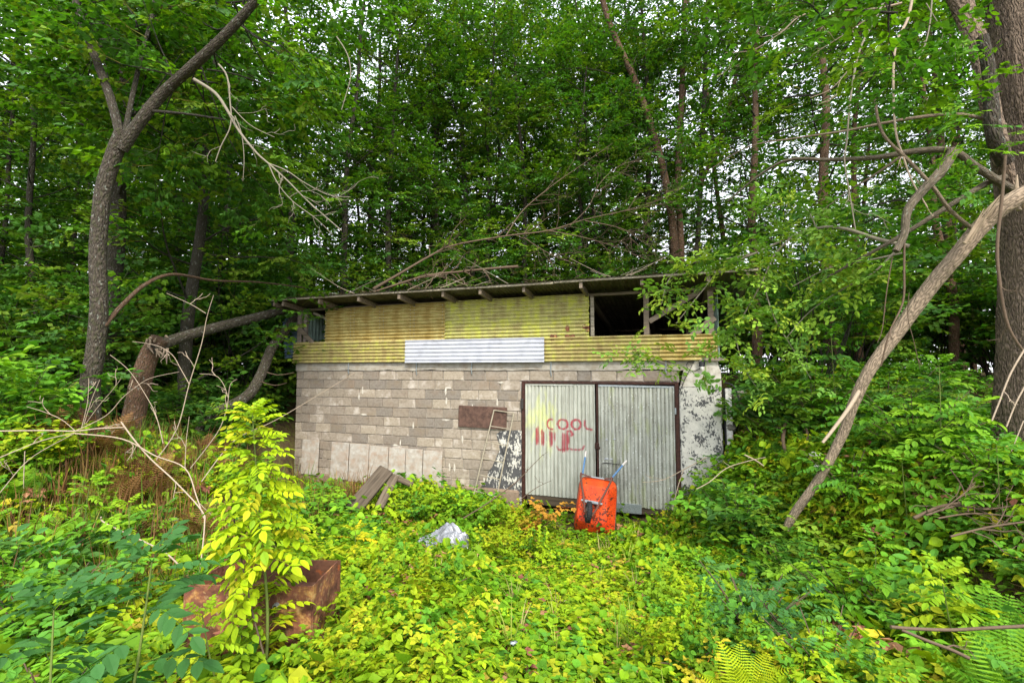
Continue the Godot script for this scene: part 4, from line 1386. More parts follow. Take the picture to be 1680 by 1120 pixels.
func make_leaf_meshes() -> void:
	rng.seed = 303
	var bark := Color(0.9, 0.5, 1.2)
	for k in 4:
		sprays.append(spray(40, 0.084, 0.053, 0.62, false, 0.55, bark))
	for k in 3:
		maples.append(spray(30, 0.095, 0.074, 0.62, false, 0.5, bark))
	for k in 3:
		near_sprays.append(spray(17, 0.078, 0.040, 0.36, true, 0.35, Color(1.2, 0.9, 2.0)))
	# low three-leaved plants
	for k in 4:
		var g := Geo.new()
		g.colored = true
		for j in 7:
			var a := rr(0, TAU)
			var r := rr(0.03, 0.13)
			var p := Vector3(cos(a) * r, rr(0.03, 0.11), sin(a) * r)
			twig_into(g, Vector3(cos(a), 0, sin(a)) * r * 0.3 - Vector3(0, 0.03, 0), p, 0.0016, Color(0.7, 0.5, 0.5))
			trifoliate(g, p, Vector3(cos(a), 0.1, sin(a)), rr(0.036, 0.058), Color.WHITE, false)
		clovers.append(g.mesh())
	# tufts of tiny leaves, and broad single leaves on stalks, to grow among them
	for k in 2:
		var g := Geo.new()
		g.colored = true
		for j in 34 if k == 0 else 8:
			var a := rr(0, TAU)
			var r := 0.14 * sqrt(rng.randf())
			var big := k == 1
			var p := Vector3(cos(a) * r, rr(0.02, 0.08) if not big else rr(0.06, 0.17), sin(a) * r)
			if big or j % 4 == 0:
				twig_into(g, Vector3(p.x * 0.3, -0.03, p.z * 0.3), p, 0.0018, Color(0.8, 0.55, 0.5))
			var l := rr(0.014, 0.026) if not big else rr(0.05, 0.085)
			g.leaf(p, Vector3(cos(a + rr(-0.8, 0.8)), rr(-0.35, 0.2), sin(a + rr(-0.8, 0.8))).normalized(), (Vector3.UP + rdir() * 0.4).normalized(), l, l * rr(0.55, 0.85), shade_of(Color.WHITE, rr(0.7, 1.15)), big, rr(0.05, 0.25), rr(0.0, 0.45))
		clovers.append(g.mesh())
	# arching bramble shoots
	for k in 4:
		var g := Geo.new()
		g.colored = true
		for st in 3:
			var a := TAU * (st + rr(-0.3, 0.3)) / 3.0
			var dirv := Vector3(cos(a), 0, sin(a))
			var hgt := rr(0.28, 0.48)
			var q0 := Vector3.ZERO
			for j in 7:
				var q := (j + 1) / 7.0
				var p := dirv * 0.26 * q * q + Vector3(0, hgt * (q * 1.5 - 0.6 * q * q), 0) + rdir() * 0.012
				twig_into(g, q0, p, 0.003, Color(0.9, 0.45, 0.8))
				if j > 0:
					for s in 2:
						var d := (dirv.rotated(Vector3.UP, (1.2 if s else -1.2) + rr(-0.6, 0.6)) + Vector3(0, rr(0.0, 0.4), 0)).normalized()
						var e := p + d * rr(0.03, 0.07)
						trifoliate(g, e, d, rr(0.045, 0.068), Color.WHITE, true)
				q0 = p
		brambles.append(g.mesh())
	for k in 3:
		pinnates.append(pinnate(4 + k % 2, 0.27, 0.088, 0.046, 0.36 + 0.1 * k))
	# fern fronds
	for k in 3:
		var g := Geo.new()
		g.colored = true
		var n := 21
		var L := 0.62
		var pos := func(q: float) -> Vector3: return Vector3(0.02 * sin(q * 3.0 + k), L * (0.62 * q - 0.42 * q * q), L * (0.72 * q + 0.12 * q * q))
		for j in n:
			var q := lerpf(0.14, 0.99, float(j) / (n - 1))
			var p: Vector3 = pos.call(q)
			var td: Vector3 = (pos.call(minf(1.0, q + 0.03)) - pos.call(q - 0.03)).normalized()
			if j % 3 == 0:
				twig_into(g, p, pos.call(minf(1.0, q + 0.15)), 0.0022 * (1.1 - q), Color(0.8, 0.7, 0.6))
			var len := L * 0.30 * sin(PI * clampf(pow(1.0 - q, 0.72) * 0.62 + 0.0, 0.0, 1.0)) + 0.006
			for s: float in [-1.0, 1.0]:
				var sd := td.cross(Vector3.UP).normalized() * s
				var d := (sd + td * 0.34 + Vector3(0, -0.12, 0)).normalized()
				var up := (Vector3.UP + rdir() * 0.12).normalized()
				g.leaf(p, d, up, len * 0.98, minf(0.010, len * 0.2), shade_of(Color.WHITE, 0.95), false, 0.1, 0.08)
				# toothed pinna: small lobes either side of its rib
				var m := maxi(2, int(len / 0.014))
				for e in m:
					var f := float(e) / m
					var lobe := 0.0105 * (1.0 - 0.75 * f)
					var c := p + d * len * f - Vector3(0, 0.10 * len * f * f, 0)
					var cc := shade_of(Color.WHITE, rr(0.85, 1.1))
					for s2: float in [-1.0, 1.0]:
						var ld := (d.cross(up).normalized() * s2 + d * 0.55).normalized()
						var b0 := g.add(c, up, Vector2.ZERO, cc)
						var b1 := g.add(c + d * 0.0145, up, Vector2.ZERO, cc)
						var b2 := g.add(c + ld * lobe + d * 0.006 - up * 0.002, up, Vector2.ZERO, cc)
						g.tri(b0, b1, b2)
		fronds.append(g.mesh())
	# grass and dry stalks
	for k in 2:
		var g := Geo.new()
		g.colored = true
		for j in 9:
			var a := rr(0, TAU)
			var d := Vector3(cos(a), 0, sin(a)) * rr(0.03, 0.16)
			var h := rr(0.12, 0.34)
			var s := Vector3(-sin(a), 0, cos(a)) * 0.0035
			var cc := shade_of(Color.WHITE, rr(0.7, 1.2))
			var b := g.add(s, Vector3.UP, Vector2.ZERO, cc)
			g.add(-s, Vector3.UP, Vector2.ZERO, cc)
			g.add(d * 0.4 + Vector3(0, h * 0.6, 0) + s, Vector3.UP, Vector2.ZERO, cc)
			g.add(d * 0.4 + Vector3(0, h * 0.6, 0) - s, Vector3.UP, Vector2.ZERO, cc)
			g.add(d + Vector3(0, h, 0), Vector3.UP, Vector2.ZERO, cc)
			g.i.append_array([b, b + 1, b + 2, b + 1, b + 3, b + 2, b + 2, b + 3, b + 4])
		grasses.append(g.mesh())
	# fallen leaves and twigs
	for k in 2:
		var g := Geo.new()
		g.colored = true
		for j in 6:
			var a := rr(0, TAU)
			var p := Vector3(rr(-0.1, 0.1), rr(0.002, 0.02), rr(-0.1, 0.1))
			g.leaf(p, Vector3(cos(a), rr(-0.1, 0.2), sin(a)).normalized(), (Vector3.UP + rdir() * 0.5).normalized(), rr(0.03, 0.06), rr(0.018, 0.035), shade_of(Color.WHITE, rr(0.5, 1.3)), false, 0.25, rr(-0.3, 0.4))
		for j in 2:
			var a := rr(0, TAU)
			var p := Vector3(rr(-0.1, 0.1), 0.012, rr(-0.1, 0.1))
			twig_into(g, p, p + Vector3(cos(a), rr(0, 0.15), sin(a)) * rr(0.1, 0.28), 0.003, Color(1.3, 1.1, 0.9))
		litters.append(g.mesh())


# ---------------------------------------------------------------- trees
const WOOD := [Color(0.085, 0.215, 0.024), Color(0.115, 0.260, 0.026), Color(0.070, 0.185, 0.030), Color(0.165, 0.310, 0.024), Color(0.095, 0.225, 0.045), Color(0.210, 0.330, 0.030)]
const DARK := WOOD
const MID := WOOD
const LIGHT := WOOD
const TEAL := [Color(0.060, 0.175, 0.040), Color(0.075, 0.205, 0.050), Color(0.052, 0.150, 0.030), Color(0.095, 0.225, 0.036)]
const LIME := [Color(0.300, 0.420, 0.012), Color(0.240, 0.370, 0.012), Color(0.360, 0.450, 0.014), Color(0.190, 0.320, 0.014), Color(0.42, 0.44, 0.02)]
const GREEN := [Color(0.120, 0.300, 0.022), Color(0.160, 0.350, 0.020), Color(0.095, 0.260, 0.028), Color(0.220, 0.400, 0.018)]


func pick(pal: Array, spread := 0.25) -> Color:
	var c: Color = pal[rng.randi() % pal.size()]
	return shade_of(c, rr(1.0 - spread, 1.0 + spread))


func limb(g: Geo, pts: Array, r0: float, r1: float, sides := 8, n := 4, lump := 0.16, power := 1.0, ridge := 0.0) -> PackedVector3Array:
	var q := curve(PackedVector3Array(pts), n)
	var a := PackedFloat32Array()
	for k in q.size():
		a.append(lerpf(r0, r1, pow(float(k) / (q.size() - 1), power)))
	g.tube(q, a, sides, true, lump, noise, ridge)
	return q


# a branch with sprays of leaves along its outer part; adds wood to g and places sprays in out and tint
func leafy(g: Geo, from: Vector3, dir: Vector3, length: float, r: float, n: int, pal: Array, out: Array, tint: PackedColorArray, scale := 1.0, bare := 0.22, sag := 0.15) -> void:
	var side := dir.cross(Vector3.UP).normalized()
	var pts := [from]
	var p := from
	var d := dir
	for k in 4:
		d = (d + rdir() * 0.22 + Vector3(0, 0.10 - sag * k * 0.35, 0)).normalized()
		p += d * length / 4.0
		pts.append(p)
	var q := limb(g, pts, r, r * 0.25, 5 if r > 0.02 else 4, 2, 0.0)
	for k in n:
		var f := bare + (1.0 - bare) * sqrt(rng.randf())
		var i := mini(int(f * (q.size() - 1)), q.size() - 2)
		var c := q[i].lerp(q[i + 1], rng.randf())
		var td := (q[i + 1] - q[i]).normalized()
		var away := (side * (1.0 if k % 2 else -1.0) * rr(0.3, 1.0) + td * rr(0.0, 0.8) + rdir() * 0.45)
		away.y *= 0.6
		away = away.normalized()
		var w := length * 0.42 * (1.2 - f) * rng.randf()
		c += away * w + Vector3(0, rr(-0.38, 0.30) * scale, 0)
		out.append(spray_at(c, away, scale * rr(0.75, 1.3)))
		tint.append(pick(pal))


func spray_at(p: Vector3, dir: Vector3, s: float) -> Transform3D:
	var z := dir.normalized()
	var up := (Vector3.UP + rdir() * 0.45).normalized()
	var x := up.cross(z).normalized()
	return Transform3D(Basis(x, z.cross(x), z).scaled_local(Vector3.ONE * s), p)


func add_crown(o: Node3D, forms: Array, out: Array, tint: PackedColorArray, called := "crown", m := "leaf_wood") -> void:
	# two leaf forms mixed through one crown
	var a := []
	var b := []
	var ca := PackedColorArray()
	var cb := PackedColorArray()
	for k in out.size():
		if k % 2:
			a.append(out[k]); ca.append(tint[k])
		else:
			b.append(out[k]); cb.append(tint[k])
	var i := rng.randi() % forms.size()
	for s in [[a, ca, i], [b, cb, (i + 1) % forms.size()]]:
		if (s[0] as Array).size():
			swarm(called, forms[s[2]], mats[m], o, s[0], s[1])


func wood_tree(called: String, label: String, group: String, base: Vector3, h: float, r: float, lean: Vector3, from: float, nb: int, bl: float, ns: int, forms: Array, pal: Array, bark: String, scale := 1.0) -> void:
	var o := thing(called, label, "tree", base, group)
	var g := Geo.new()
	var pts := [Vector3(0, -0.3, 0)]
	for k in 6:
		var q := (k + 1) / 6.0
		pts.append(Vector3(lean.x * q * q, h * q, lean.z * q * q) + Vector3(rr(-1, 1), 0, rr(-1, 1)) * 0.10)
	var q := limb(g, pts, r * 1.2, r * 0.3, 9, 4, 0.2, 0.8)
	part("trunk", g.mesh(), mats[bark], o)
	g = Geo.new()
	var out := []
	var tint := PackedColorArray()
	for k in nb:
		var f := from + (1.0 - from) * (k + rng.randf()) / nb
		var i := mini(int(f * (q.size() - 1)), q.size() - 2)
		var a := k * 2.4 + rr(-0.6, 0.6)
		var up := rr(-0.15, 0.65)
		leafy(g, q[i].lerp(q[i + 1], rng.randf()), Vector3(cos(a), up, sin(a)).normalized(), bl * rr(0.6, 1.15) * (1.15 - 0.5 * f), maxf(0.012, r * 0.22), ns, pal, out, tint, scale)
	part("branches", g.mesh(), mats.bark_dark if bark != "bark_grey" else mats.bark_grey, o)
	add_crown(o, forms, out, tint)


func make_trees() -> void:
	rng.seed = 404
	forked_tree()
	great_tree()
	clump_tree()
	fallen_trees()
	for s in [[0.8, -4.75], [2.4, -4.8], [3.6, -4.7], [5.0, -4.8]]:
		var p := wall_point(s[0], 0, s[1])
		wood_tree("eave_tree", "leafy tree whose low boughs hang over the back of the shed roof", "trees overhanging the roof", on_ground(p.x, p.z), rr(8.0, 11.0), 0.07, WALL_N * rr(0.3, 1.0) + WALL_U * rr(-0.5, 0.5), 0.17, 32, 2.3, 13, sprays, WOOD, "bark_dark")
	# woodland in zones: [x from, x to, z from, z to, how many, kind]
	var kinds := [
		["shade_tree", "slender broad-leaved tree in the dense wood beyond the forked tree", "trees of the shaded wood", DARK, "bark_dark", maples],
		["wood_tree", "leafy green tree rising behind the shed roof", "trees behind the shed", MID, "bark_dark", sprays],
		["bank_tree", "thin tall tree on the bank beyond the great rough-barked tree", "thin trees on the bank", MID, "bark_red", sprays],
		["far_tree", "distant tall tree at the back of the wood", "far trees of the wood", LIGHT, "bark_dark", sprays],
	]
	var placed: Array[Vector2] = []
	for s in [[-3.5, -13.4], [-2.4, -14.6], [-4.7, -15.2], [-1.2, -13.9]]:
		placed.append(Vector2(s[0], s[1]))
		wood_tree(kinds[1][0], kinds[1][1], kinds[1][2], on_ground(s[0], s[1]), rr(12.0, 14.5), 0.11, Vector3(rr(-0.8, 0.8), 0, rr(-0.5, 0.5)), 0.1, 36, 2.4, 13, sprays, MID, "bark_dark")
	for zone in [[-15.0, -5.6, -19.0, -8.2, 26, 0], [-5.5, 4.6, -21.0, -13.2, 26, 1], [4.6, 15.0, -20.0, -8.8, 18, 2], [-34.0, 34.0, -36.0, -21.0, 30, 3], [-24.0, -13.0, -22.0, -6.0, 14, 0], [-30.0, -10.0, -30.0, -18.0, 16, 0], [13.0, 25.0, -22.0, -5.0, 10, 2]]:
		var kd: Array = kinds[zone[5]]
		var made := 0
		var tries := 0
		while made < zone[4] and tries < 500:
			tries += 1
			var x := rr(zone[0], zone[1])
			var z := rr(zone[2], zone[3])
			var r := Vector3(x, 0, z) - WALL_O
			if r.dot(WALL_N) > -5.0 and r.dot(WALL_U) > -0.8 and r.dot(WALL_U) < 8.9:
				continue
			var gap := 1.25 if zone[5] != 3 else 2.4
			if placed.any(func(p: Vector2): return p.distance_to(Vector2(x, z)) < gap):
				continue
			placed.append(Vector2(x, z))
			made += 1
			var h := rr(10.0, 15.0)
			var far: bool = zone[5] == 3
			wood_tree(kd[0], kd[1], kd[2], on_ground(x, z), h, rr(0.05, 0.11), Vector3(rr(-1.3, 1.3), 0, rr(-1.3, 1.3)), 0.10 if zone[5] != 2 else 0.2, 32 if not far else 24, 2.2 if not far else 3.0, (12 if zone[5] == 1 else 11) if not far else 8, kd[5], kd[3], kd[4], 1.0 if not far else 1.7)
	# undergrowth under the trees
	for zone in [[-14.0, -5.2, -13.0, -6.8, 26, 0], [-5.0, 4.8, -18.0, -12.4, 20, 1], [4.2, 12.0, -15.0, -6.6, 22, 2], [-26.0, 26.0, -30.0, -18.0, 26, 3], [-22.0, -6.0, -20.0, -12.5, 34, 0], [9.0, 22.0, -20.0, -7.0, 26, 2], [-5.5, 4.8, -21.0, -14.0, 14, 1]]:
		var made := 0
		var tries := 0
		while made < zone[4] and tries < 300:
			tries += 1
			var x := rr(zone[0], zone[1])
			var z := rr(zone[2], zone[3])
			var r := Vector3(x, 0, z) - WALL_O
			if r.dot(WALL_N) > -4.8 and r.dot(WALL_U) > -1.4 and r.dot(WALL_U) < 9.2:
				continue
			made += 1
			var kd: Array = [["shade_bush", "broad-leaved bush in the dense wood beyond the forked tree", "bushes of the shaded wood", DARK, maples], ["wood_bush", "green leafy bush growing behind the shed", "bushes behind the shed", MID, sprays], ["bank_bush", "green leafy bush on the shaded part of the bank", "bushes on the bank", MID, maples], ["far_bush", "distant leafy bush at the far back of the wood", "far bushes of the wood", LIGHT, sprays]][zone[5]]
			var o := thing(kd[0], kd[1], "bush", on_ground(x, z), kd[2])
			var g := Geo.new()
			var out := []
			var tint := PackedColorArray()
			for k in 9:
				var a := rr(0, TAU)
				leafy(g, Vector3(cos(a), -0.3, sin(a)) * 0.12, Vector3(cos(a) * 0.5, rr(0.9, 1.6), sin(a) * 0.5).normalized(), rr(1.6, 3.8), 0.016, 15 if zone[5] != 3 else 12, kd[3], out, tint, 1.0 if zone[5] != 3 else 1.6, 0.1, 0.3)
			part("stems", g.mesh(), mats.bark_dark, o)
			add_crown(o, kd[4], out, tint, "foliage")


func px_path(p: Array) -> Array:
	return p.map(func(q): return at(q[0], q[1], q[2]))


func forked_tree() -> void:
	var o := thing("forked_tree", "forked grey-barked tree with a swollen bent foot in front of the dark wood", "tree")
	var g := Geo.new()
	var d := 6.0
	var q := limb(g, px_path([[142, 735, d], [147, 690, d], [146, 640, d], [156, 575, d], [162, 500, d], [160, 410, d], [168, 320, d], [186, 255, d], [203, 215, d]]), 0.115, 0.090, 40, 14, 0.28, 0.7, 0.012)
	part("trunk", g.mesh(), mats.bark_grey, o)
	g = Geo.new()
	limb(g, px_path([[198, 245, d], [232, 195, d], [270, 150, d], [330, 95, d - 0.2], [385, 40, d - 0.3], [440, -20, d - 0.4], [520, -80, d - 0.4]]), 0.075, 0.05, 24, 8, 0.25, 1.0, 0.01)
	part("limb", g.mesh(), mats.bark_grey, o)
	g = Geo.new()
	limb(g, px_path([[200, 235, d], [180, 160, d + 0.1], [150, 80, d + 0.2], [125, 10, d + 0.2], [110, -60, d + 0.2]]), 0.056, 0.034, 9, 5, 0.25)
	part("limb", g.mesh(), mats.bark_grey, o)
	g = Geo.new()
	limb(g, px_path([[203, 225, d], [216, 160, d + 0.3], [232, 90, d + 0.5], [250, 20, d + 0.8], [262, -60, d + 1.0]]), 0.034, 0.021, 8, 5, 0.2)
	limb(g, px_path([[250, 182, d], [300, 186, d - 0.2], [370, 196, d - 0.4]]), 0.02, 0.008, 6, 4, 0.0)
	part("limb", g.mesh(), mats.bark_grey, o)
	g = Geo.new()
	limb(g, px_path([[170, 535, d], [200, 500, d + 0.3], [240, 465, d + 0.6], [285, 450, d + 1.0], [350, 460, d + 1.8], [425, 463, d + 2.6], [500, 472, d + 3.3]]), 0.032, 0.012, 7, 5, 0.15)
	part("limb", g.mesh(), mats.bark_red, o)
	g = Geo.new()
	var out := []
	var tint := PackedColorArray()
	for k in 46:
		var s: Array = [[160, 90, 6.2], [240, 70, 6.5], [330, 90, 5.8], [390, 30, 5.7], [125, 10, 6.2], [205, 190, 6.0], [260, 20, 6.6], [300, 120, 5.8]][k % 8]
		leafy(g, at(s[0] + rr(-20, 20), s[1] + rr(-30, 30), s[2] + 0.25), (rdir() + Vector3(0, 0.25, -0.75)).normalized(), rr(1.1, 2.2), 0.014, 15, MID if k % 3 else DARK, out, tint)
	part("branches", g.mesh(), mats.bark_dark, o)
	add_crown(o, maples, out, tint)
	# straight pole behind it
	wood_tree("pole_tree", "straight dark pole-like trunk close behind the forked tree", "", on_ground(at(166, 700, 8.6).x, -8.6), 11.0, 0.17, Vector3(-0.1, 0, -0.2), 0.4, 20, 2.2, 14, maples, DARK, "bark_dark")


func great_tree() -> void:
	var o := thing("great_tree", "massive tree with deeply furrowed brown bark and broken boughs on the bank", "tree")
	var d := 4.9
	var g := Geo.new()
	limb(g, px_path([[1726, 790, d], [1722, 700, d], [1720, 560, d], [1718, 420, d], [1706, 300, d], [1696, 200, d], [1690, 100, d], [1684, 0, d + 0.1], [1680, -90, d + 0.2]]), 0.45, 0.35, 96, 16, 0.22, 0.5, 0.05)
	part("trunk", g.mesh(), mats.bark_rough, o)
	g = Geo.new()
	limb(g, px_path([[1660, 330, d - 0.2], [1640, 240, d - 0.35], [1622, 160, d - 0.3], [1610, 90, d - 0.2], [1580, 10, d - 0.1], [1545, -70, d]]), 0.08, 0.105, 48, 14, 0.25, 1.0, 0.022)
	part("limb", g.mesh(), mats.bark_rough, o)
	g = Geo.new()
	limb(g, px_path([[1650, 265, d - 0.4], [1632, 225, d - 0.5], [1627, 170, d - 0.5], [1622, 110, d - 0.5], [1612, 60, d - 0.5]]), 0.075, 0.05, 10, 5, 0.2)
	part("limb", g.mesh(), mats.bark_grey, o)
	# arching boughs
	for s in [
		[[[1668, 315, d - 0.3], [1640, 298, d - 0.45], [1600, 272, d - 0.5], [1562, 247, d - 0.5], [1500, 248, d - 0.4], [1440, 258, d - 0.3], [1360, 262, d - 0.1], [1295, 262, d], [1245, 288, d + 0.2], [1195, 330, d + 0.4]], 0.042, 0.008, "bark_bough"],
		[[[1650, 205, d - 0.4], [1580, 188, d - 0.4], [1510, 192, d - 0.3], [1450, 202, d - 0.2], [1390, 214, d], [1310, 226, d + 0.1], [1230, 240, d + 0.3], [1170, 275, d + 0.5]], 0.020, 0.005, "bark_tan"],
		[[[1650, 290, d - 0.4], [1620, 300, d - 0.4], [1560, 336, d - 0.4], [1490, 380, d - 0.3], [1420, 420, d - 0.1], [1345, 462, d + 0.2]], 0.032, 0.012, "bark_bough"],
		[[[1566, 247, d - 0.55], [1545, 280, d - 0.6], [1512, 315, d - 0.6], [1490, 345, d - 0.6], [1484, 385, d - 0.6], [1470, 412, d - 0.6]], 0.045, 0.028, "bark_bough"],
		[[[1436, 162, d - 0.6], [1442, 200, d - 0.6], [1455, 228, d - 0.6], [1490, 262, d - 0.6], [1530, 305, d - 0.6], [1560, 345, d - 0.55], [1600, 378, d - 0.5]], 0.011, 0.017, "bark_tan"],
		[[[1478, 257, d - 0.5], [1430, 290, d - 0.4], [1390, 315, d - 0.2], [1350, 345, d]], 0.011, 0.005, "bark_tan"]]:
		g = Geo.new()
		limb(g, px_path(s[0]), s[1], s[2], 9, 5, 0.2)
		part("bough", g.mesh(), mats[s[3]], o)
	# pale splintered wound where the bough tore off
	g = Geo.new()
	for k in 5:
		var p := at(1668 + k * 4.5, 300 + rr(0, 50), d - 0.5)
		limb(g, [p, p + Vector3(rr(-0.03, 0.03), rr(0.08, 0.2), rr(-0.02, 0.03))], 0.022, 0.004, 5, 2, 0.0)
	part("torn_wood", g.mesh(), mats.raw_wood, o)
	# crown: boughs overhead and a few leafy shoots on the trunk
	g = Geo.new()
	var out := []
	var tint := PackedColorArray()
	for k in 22:
		var s := [rr(1380, 1600), rr(-160, 60), rr(3.6, 6.5)]
		leafy(g, at(s[0], s[1], s[2]), (rdir() + Vector3(-0.4, 0.1, 0)).normalized(), rr(0.8, 1.7), 0.012, 13, MID, out, tint, 0.9)
	part("branches", g.mesh(), mats.bark_grey, o)
	add_crown(o, sprays, out, tint)
	out = []
	tint = PackedColorArray()
	for k in 45:
		var p := at(rr(1540, 1620), rr(20, 320), d - rr(0.4, 0.9))
		if k > 25:
			p = at(rr(1490, 1640), rr(60, 260), d - rr(0.2, 0.9))
		out.append(spray_at(p, rdir() + Vector3(0, -0.2, 0.3), rr(0.45, 0.8)))
		tint.append(pick(GREEN))
	add_crown(o, near_sprays, out, tint, "shoots", "leaf_near")


func clump_tree() -> void:
	var o := thing("clump_tree", "clump of reddish-barked stems growing from one root behind the open loft end", "tree")
	var d := 12.2
	for s in [
		[[[1110, 480, d], [1108, 420, d], [1100, 340, d], [1080, 245, d], [1045, 140, d], [1005, 50, d], [980, -30, d]], 0.115, 0.065, "bark_red"],
		[[[1118, 480, d + 0.2], [1117, 400, d + 0.2], [1113, 290, d + 0.2], [1118, 170, d + 0.3], [1122, 60, d + 0.3], [1126, -60, d + 0.3]], 0.095, 0.06, "bark_red"],
		[[[1140, 480, d + 0.4], [1145, 400, d + 0.4], [1150, 290, d + 0.5], [1156, 150, d + 0.5], [1160, 20, d + 0.5], [1162, -60, d + 0.5]], 0.075, 0.05, "bark_dark"],
		[[[1150, 300, d + 0.3], [1180, 235, d + 0.2], [1200, 160, d], [1215, 100, d], [1250, 30, d - 0.3]], 0.06, 0.035, "bark_red"]]:
		var g := Geo.new()
		limb(g, px_path(s[0]), s[1], s[2], 10, 5, 0.22)
		part("stem", g.mesh(), mats[s[3]], o)
	var g := Geo.new()
	var out := []
	var tint := PackedColorArray()
	for k in 60:
		leafy(g, at(rr(980, 1290), rr(-60, 260), d + rr(-0.8, 1.2)), (rdir() + Vector3(0, 0.1, 0)).normalized(), rr(1.0, 2.4), 0.016, 13, MID if k % 3 else LIGHT, out, tint)
	part("branches", g.mesh(), mats.bark_dark, o)
	add_crown(o, sprays, out, tint)


func fallen_trees() -> void:
	# snapped trunk whose upper part lies on the corner of the roof
	var o := thing("snapped_tree", "snapped mossy tree whose fallen top rests on the corner of the shed roof", "fallen tree")
	var g := Geo.new()
	limb(g, px_path([[205, 745, 7.6], [216, 700, 7.6], [228, 640, 7.6], [243, 585, 7.6], [262, 555, 7.6]]), 0.17, 0.13, 44, 14, 0.3, 1.0, 0.02)
	part("stump", g.mesh(), mats.bark_red, o)
	g = Geo.new()
	limb(g, px_path([[248, 572, 7.5], [300, 552, 8.0], [370, 533, 8.7], [430, 518, 9.3], [475, 505, 9.9], [540, 485, 10.8]]), 0.095, 0.075, 12, 6, 0.25)
	part("fallen_top", g.mesh(), mats.bark_grey, o)
	g = Geo.new()
	for k in 14:
		var p := at(rr(240, 275), rr(545, 585), 7.45)
		limb(g, [p, p + Vector3(rr(-0.06, 0.12), rr(-0.22, 0.1), rr(0.0, 0.05))], 0.025, 0.004, 5, 2, 0.0)
	part("splinters", g.mesh(), mats.bark_tan, o)
	o = thing("curved_tree", "thin mossy trunk curving up towards the corner of the shed", "tree")
	g = Geo.new()
	limb(g, px_path([[322, 720, 8.6], [345, 685, 8.6], [380, 665, 8.7], [410, 645, 8.8], [430, 610, 9.0], [446, 570, 9.3], [470, 540, 9.7], [500, 490, 10.4]]), 0.10, 0.075, 10, 6, 0.25)
	part("trunk", g.mesh(), mats.bark_grey, o)
	g = Geo.new()
	limb(g, px_path([[430, 608, 9.0], [455, 615, 9.0], [482, 611, 9.0]]), 0.012, 0.005, 5, 3, 0.0)
	limb(g, px_path([[425, 625, 8.9], [450, 632, 8.8], [470, 628, 8.8]]), 0.010, 0.004, 5, 3, 0.0)
	part("branches", g.mesh(), mats.twig_brown, o)
	# dead trunk leaning from the great tree down to the bank
	o = thing("leaning_trunk", "bare tan dead trunk leaning from the great tree down to the yard", "fallen tree")
	g = Geo.new()
	limb(g, px_path([[1290, 868, 5.35], [1304, 842, 5.3], [1345, 784, 5.2], [1382, 714, 5.1], [1402, 660, 5.0], [1428, 606, 4.9], [1476, 540, 4.8], [1526, 472, 4.65], [1570, 420, 4.5], [1612, 370, 4.4], [1652, 335, 4.3], [1700, 310, 4.25]]), 0.046, 0.082, 36, 14, 0.28, 1.0, 0.008)
	part("trunk", g.mesh(), mats.bark_tan, o)
	g = Geo.new()
	for k in 12:
		var q := rng.randf()
		var p := at(lerpf(1585, 1618, q) + rr(-6, 6), lerpf(405, 352, q) + rr(-8, 8), 4.3)
		limb(g, [p, at(lerpf(1612, 1646, q) + rr(-8, 6), lerpf(350, 318, q) + rr(-5, 8), 4.22)], 0.016, 0.003, 5, 3, 0.0)
	part("splinters", g.mesh(), mats.raw_wood, o)
	g = Geo.new()
	limb(g, px_path([[1414, 634, 4.95], [1394, 668, 4.88], [1366, 706, 4.85], [1350, 726, 4.85]]), 0.022, 0.014, 8, 4, 0.1)
	part("branch_stub", g.mesh(), mats.twig_pale, o)


# ---------------------------------------------------------------- dead wood
# a dry branch: its own line and twigs that fork from it
func dry(g: Geo, path: Array, r0: float, r1: float, twigs: int, tl: float, depth := 1) -> void:
	var q := limb(g, path, r0, r1, 7 if r0 > 0.012 else 5, 5, 0.35 if r0 > 0.006 else 0.0)
	for k in twigs:
		var i := 1 + int((q.size() - 3) * rr(0.2, 1.0))
		var td := (q[i + 1] - q[i]).normalized()
		var d := (td * rr(0.5, 1.0) + rdir() * 0.7).normalized()
		var l := tl * rr(0.4, 1.1)
		var p := q[i]
		var rad := maxf(0.003, lerpf(r0, r1, float(i) / q.size()) * 0.55)
		dry(g, [p, p + d * l * 0.4 + rdir() * l * 0.06, p + d * l * 0.75 + rdir() * l * 0.12, p + d * l + rdir() * l * 0.2], rad, 0.0018, 2 if depth > 0 else 0, tl * 0.5, depth - 1)


func dead_branch(called: String, label: String, paths: Array, material: String, twigs := 3, tl := 0.3, lies := false) -> void:
	var o := thing(called, label, "dead branch")
	for s in paths:
		var g := Geo.new()
		var path := px_path(s[0])
		if lies:
			for k in path.size():
				path[k].y = ground_y(path[k].x, path[k].z) + s[1] + 0.05 + 0.05 * k
		dry(g, path, s[1], s[2], s[3] if s.size() > 3 else twigs, tl)
		part("branch", g.mesh(), mats[material], o)


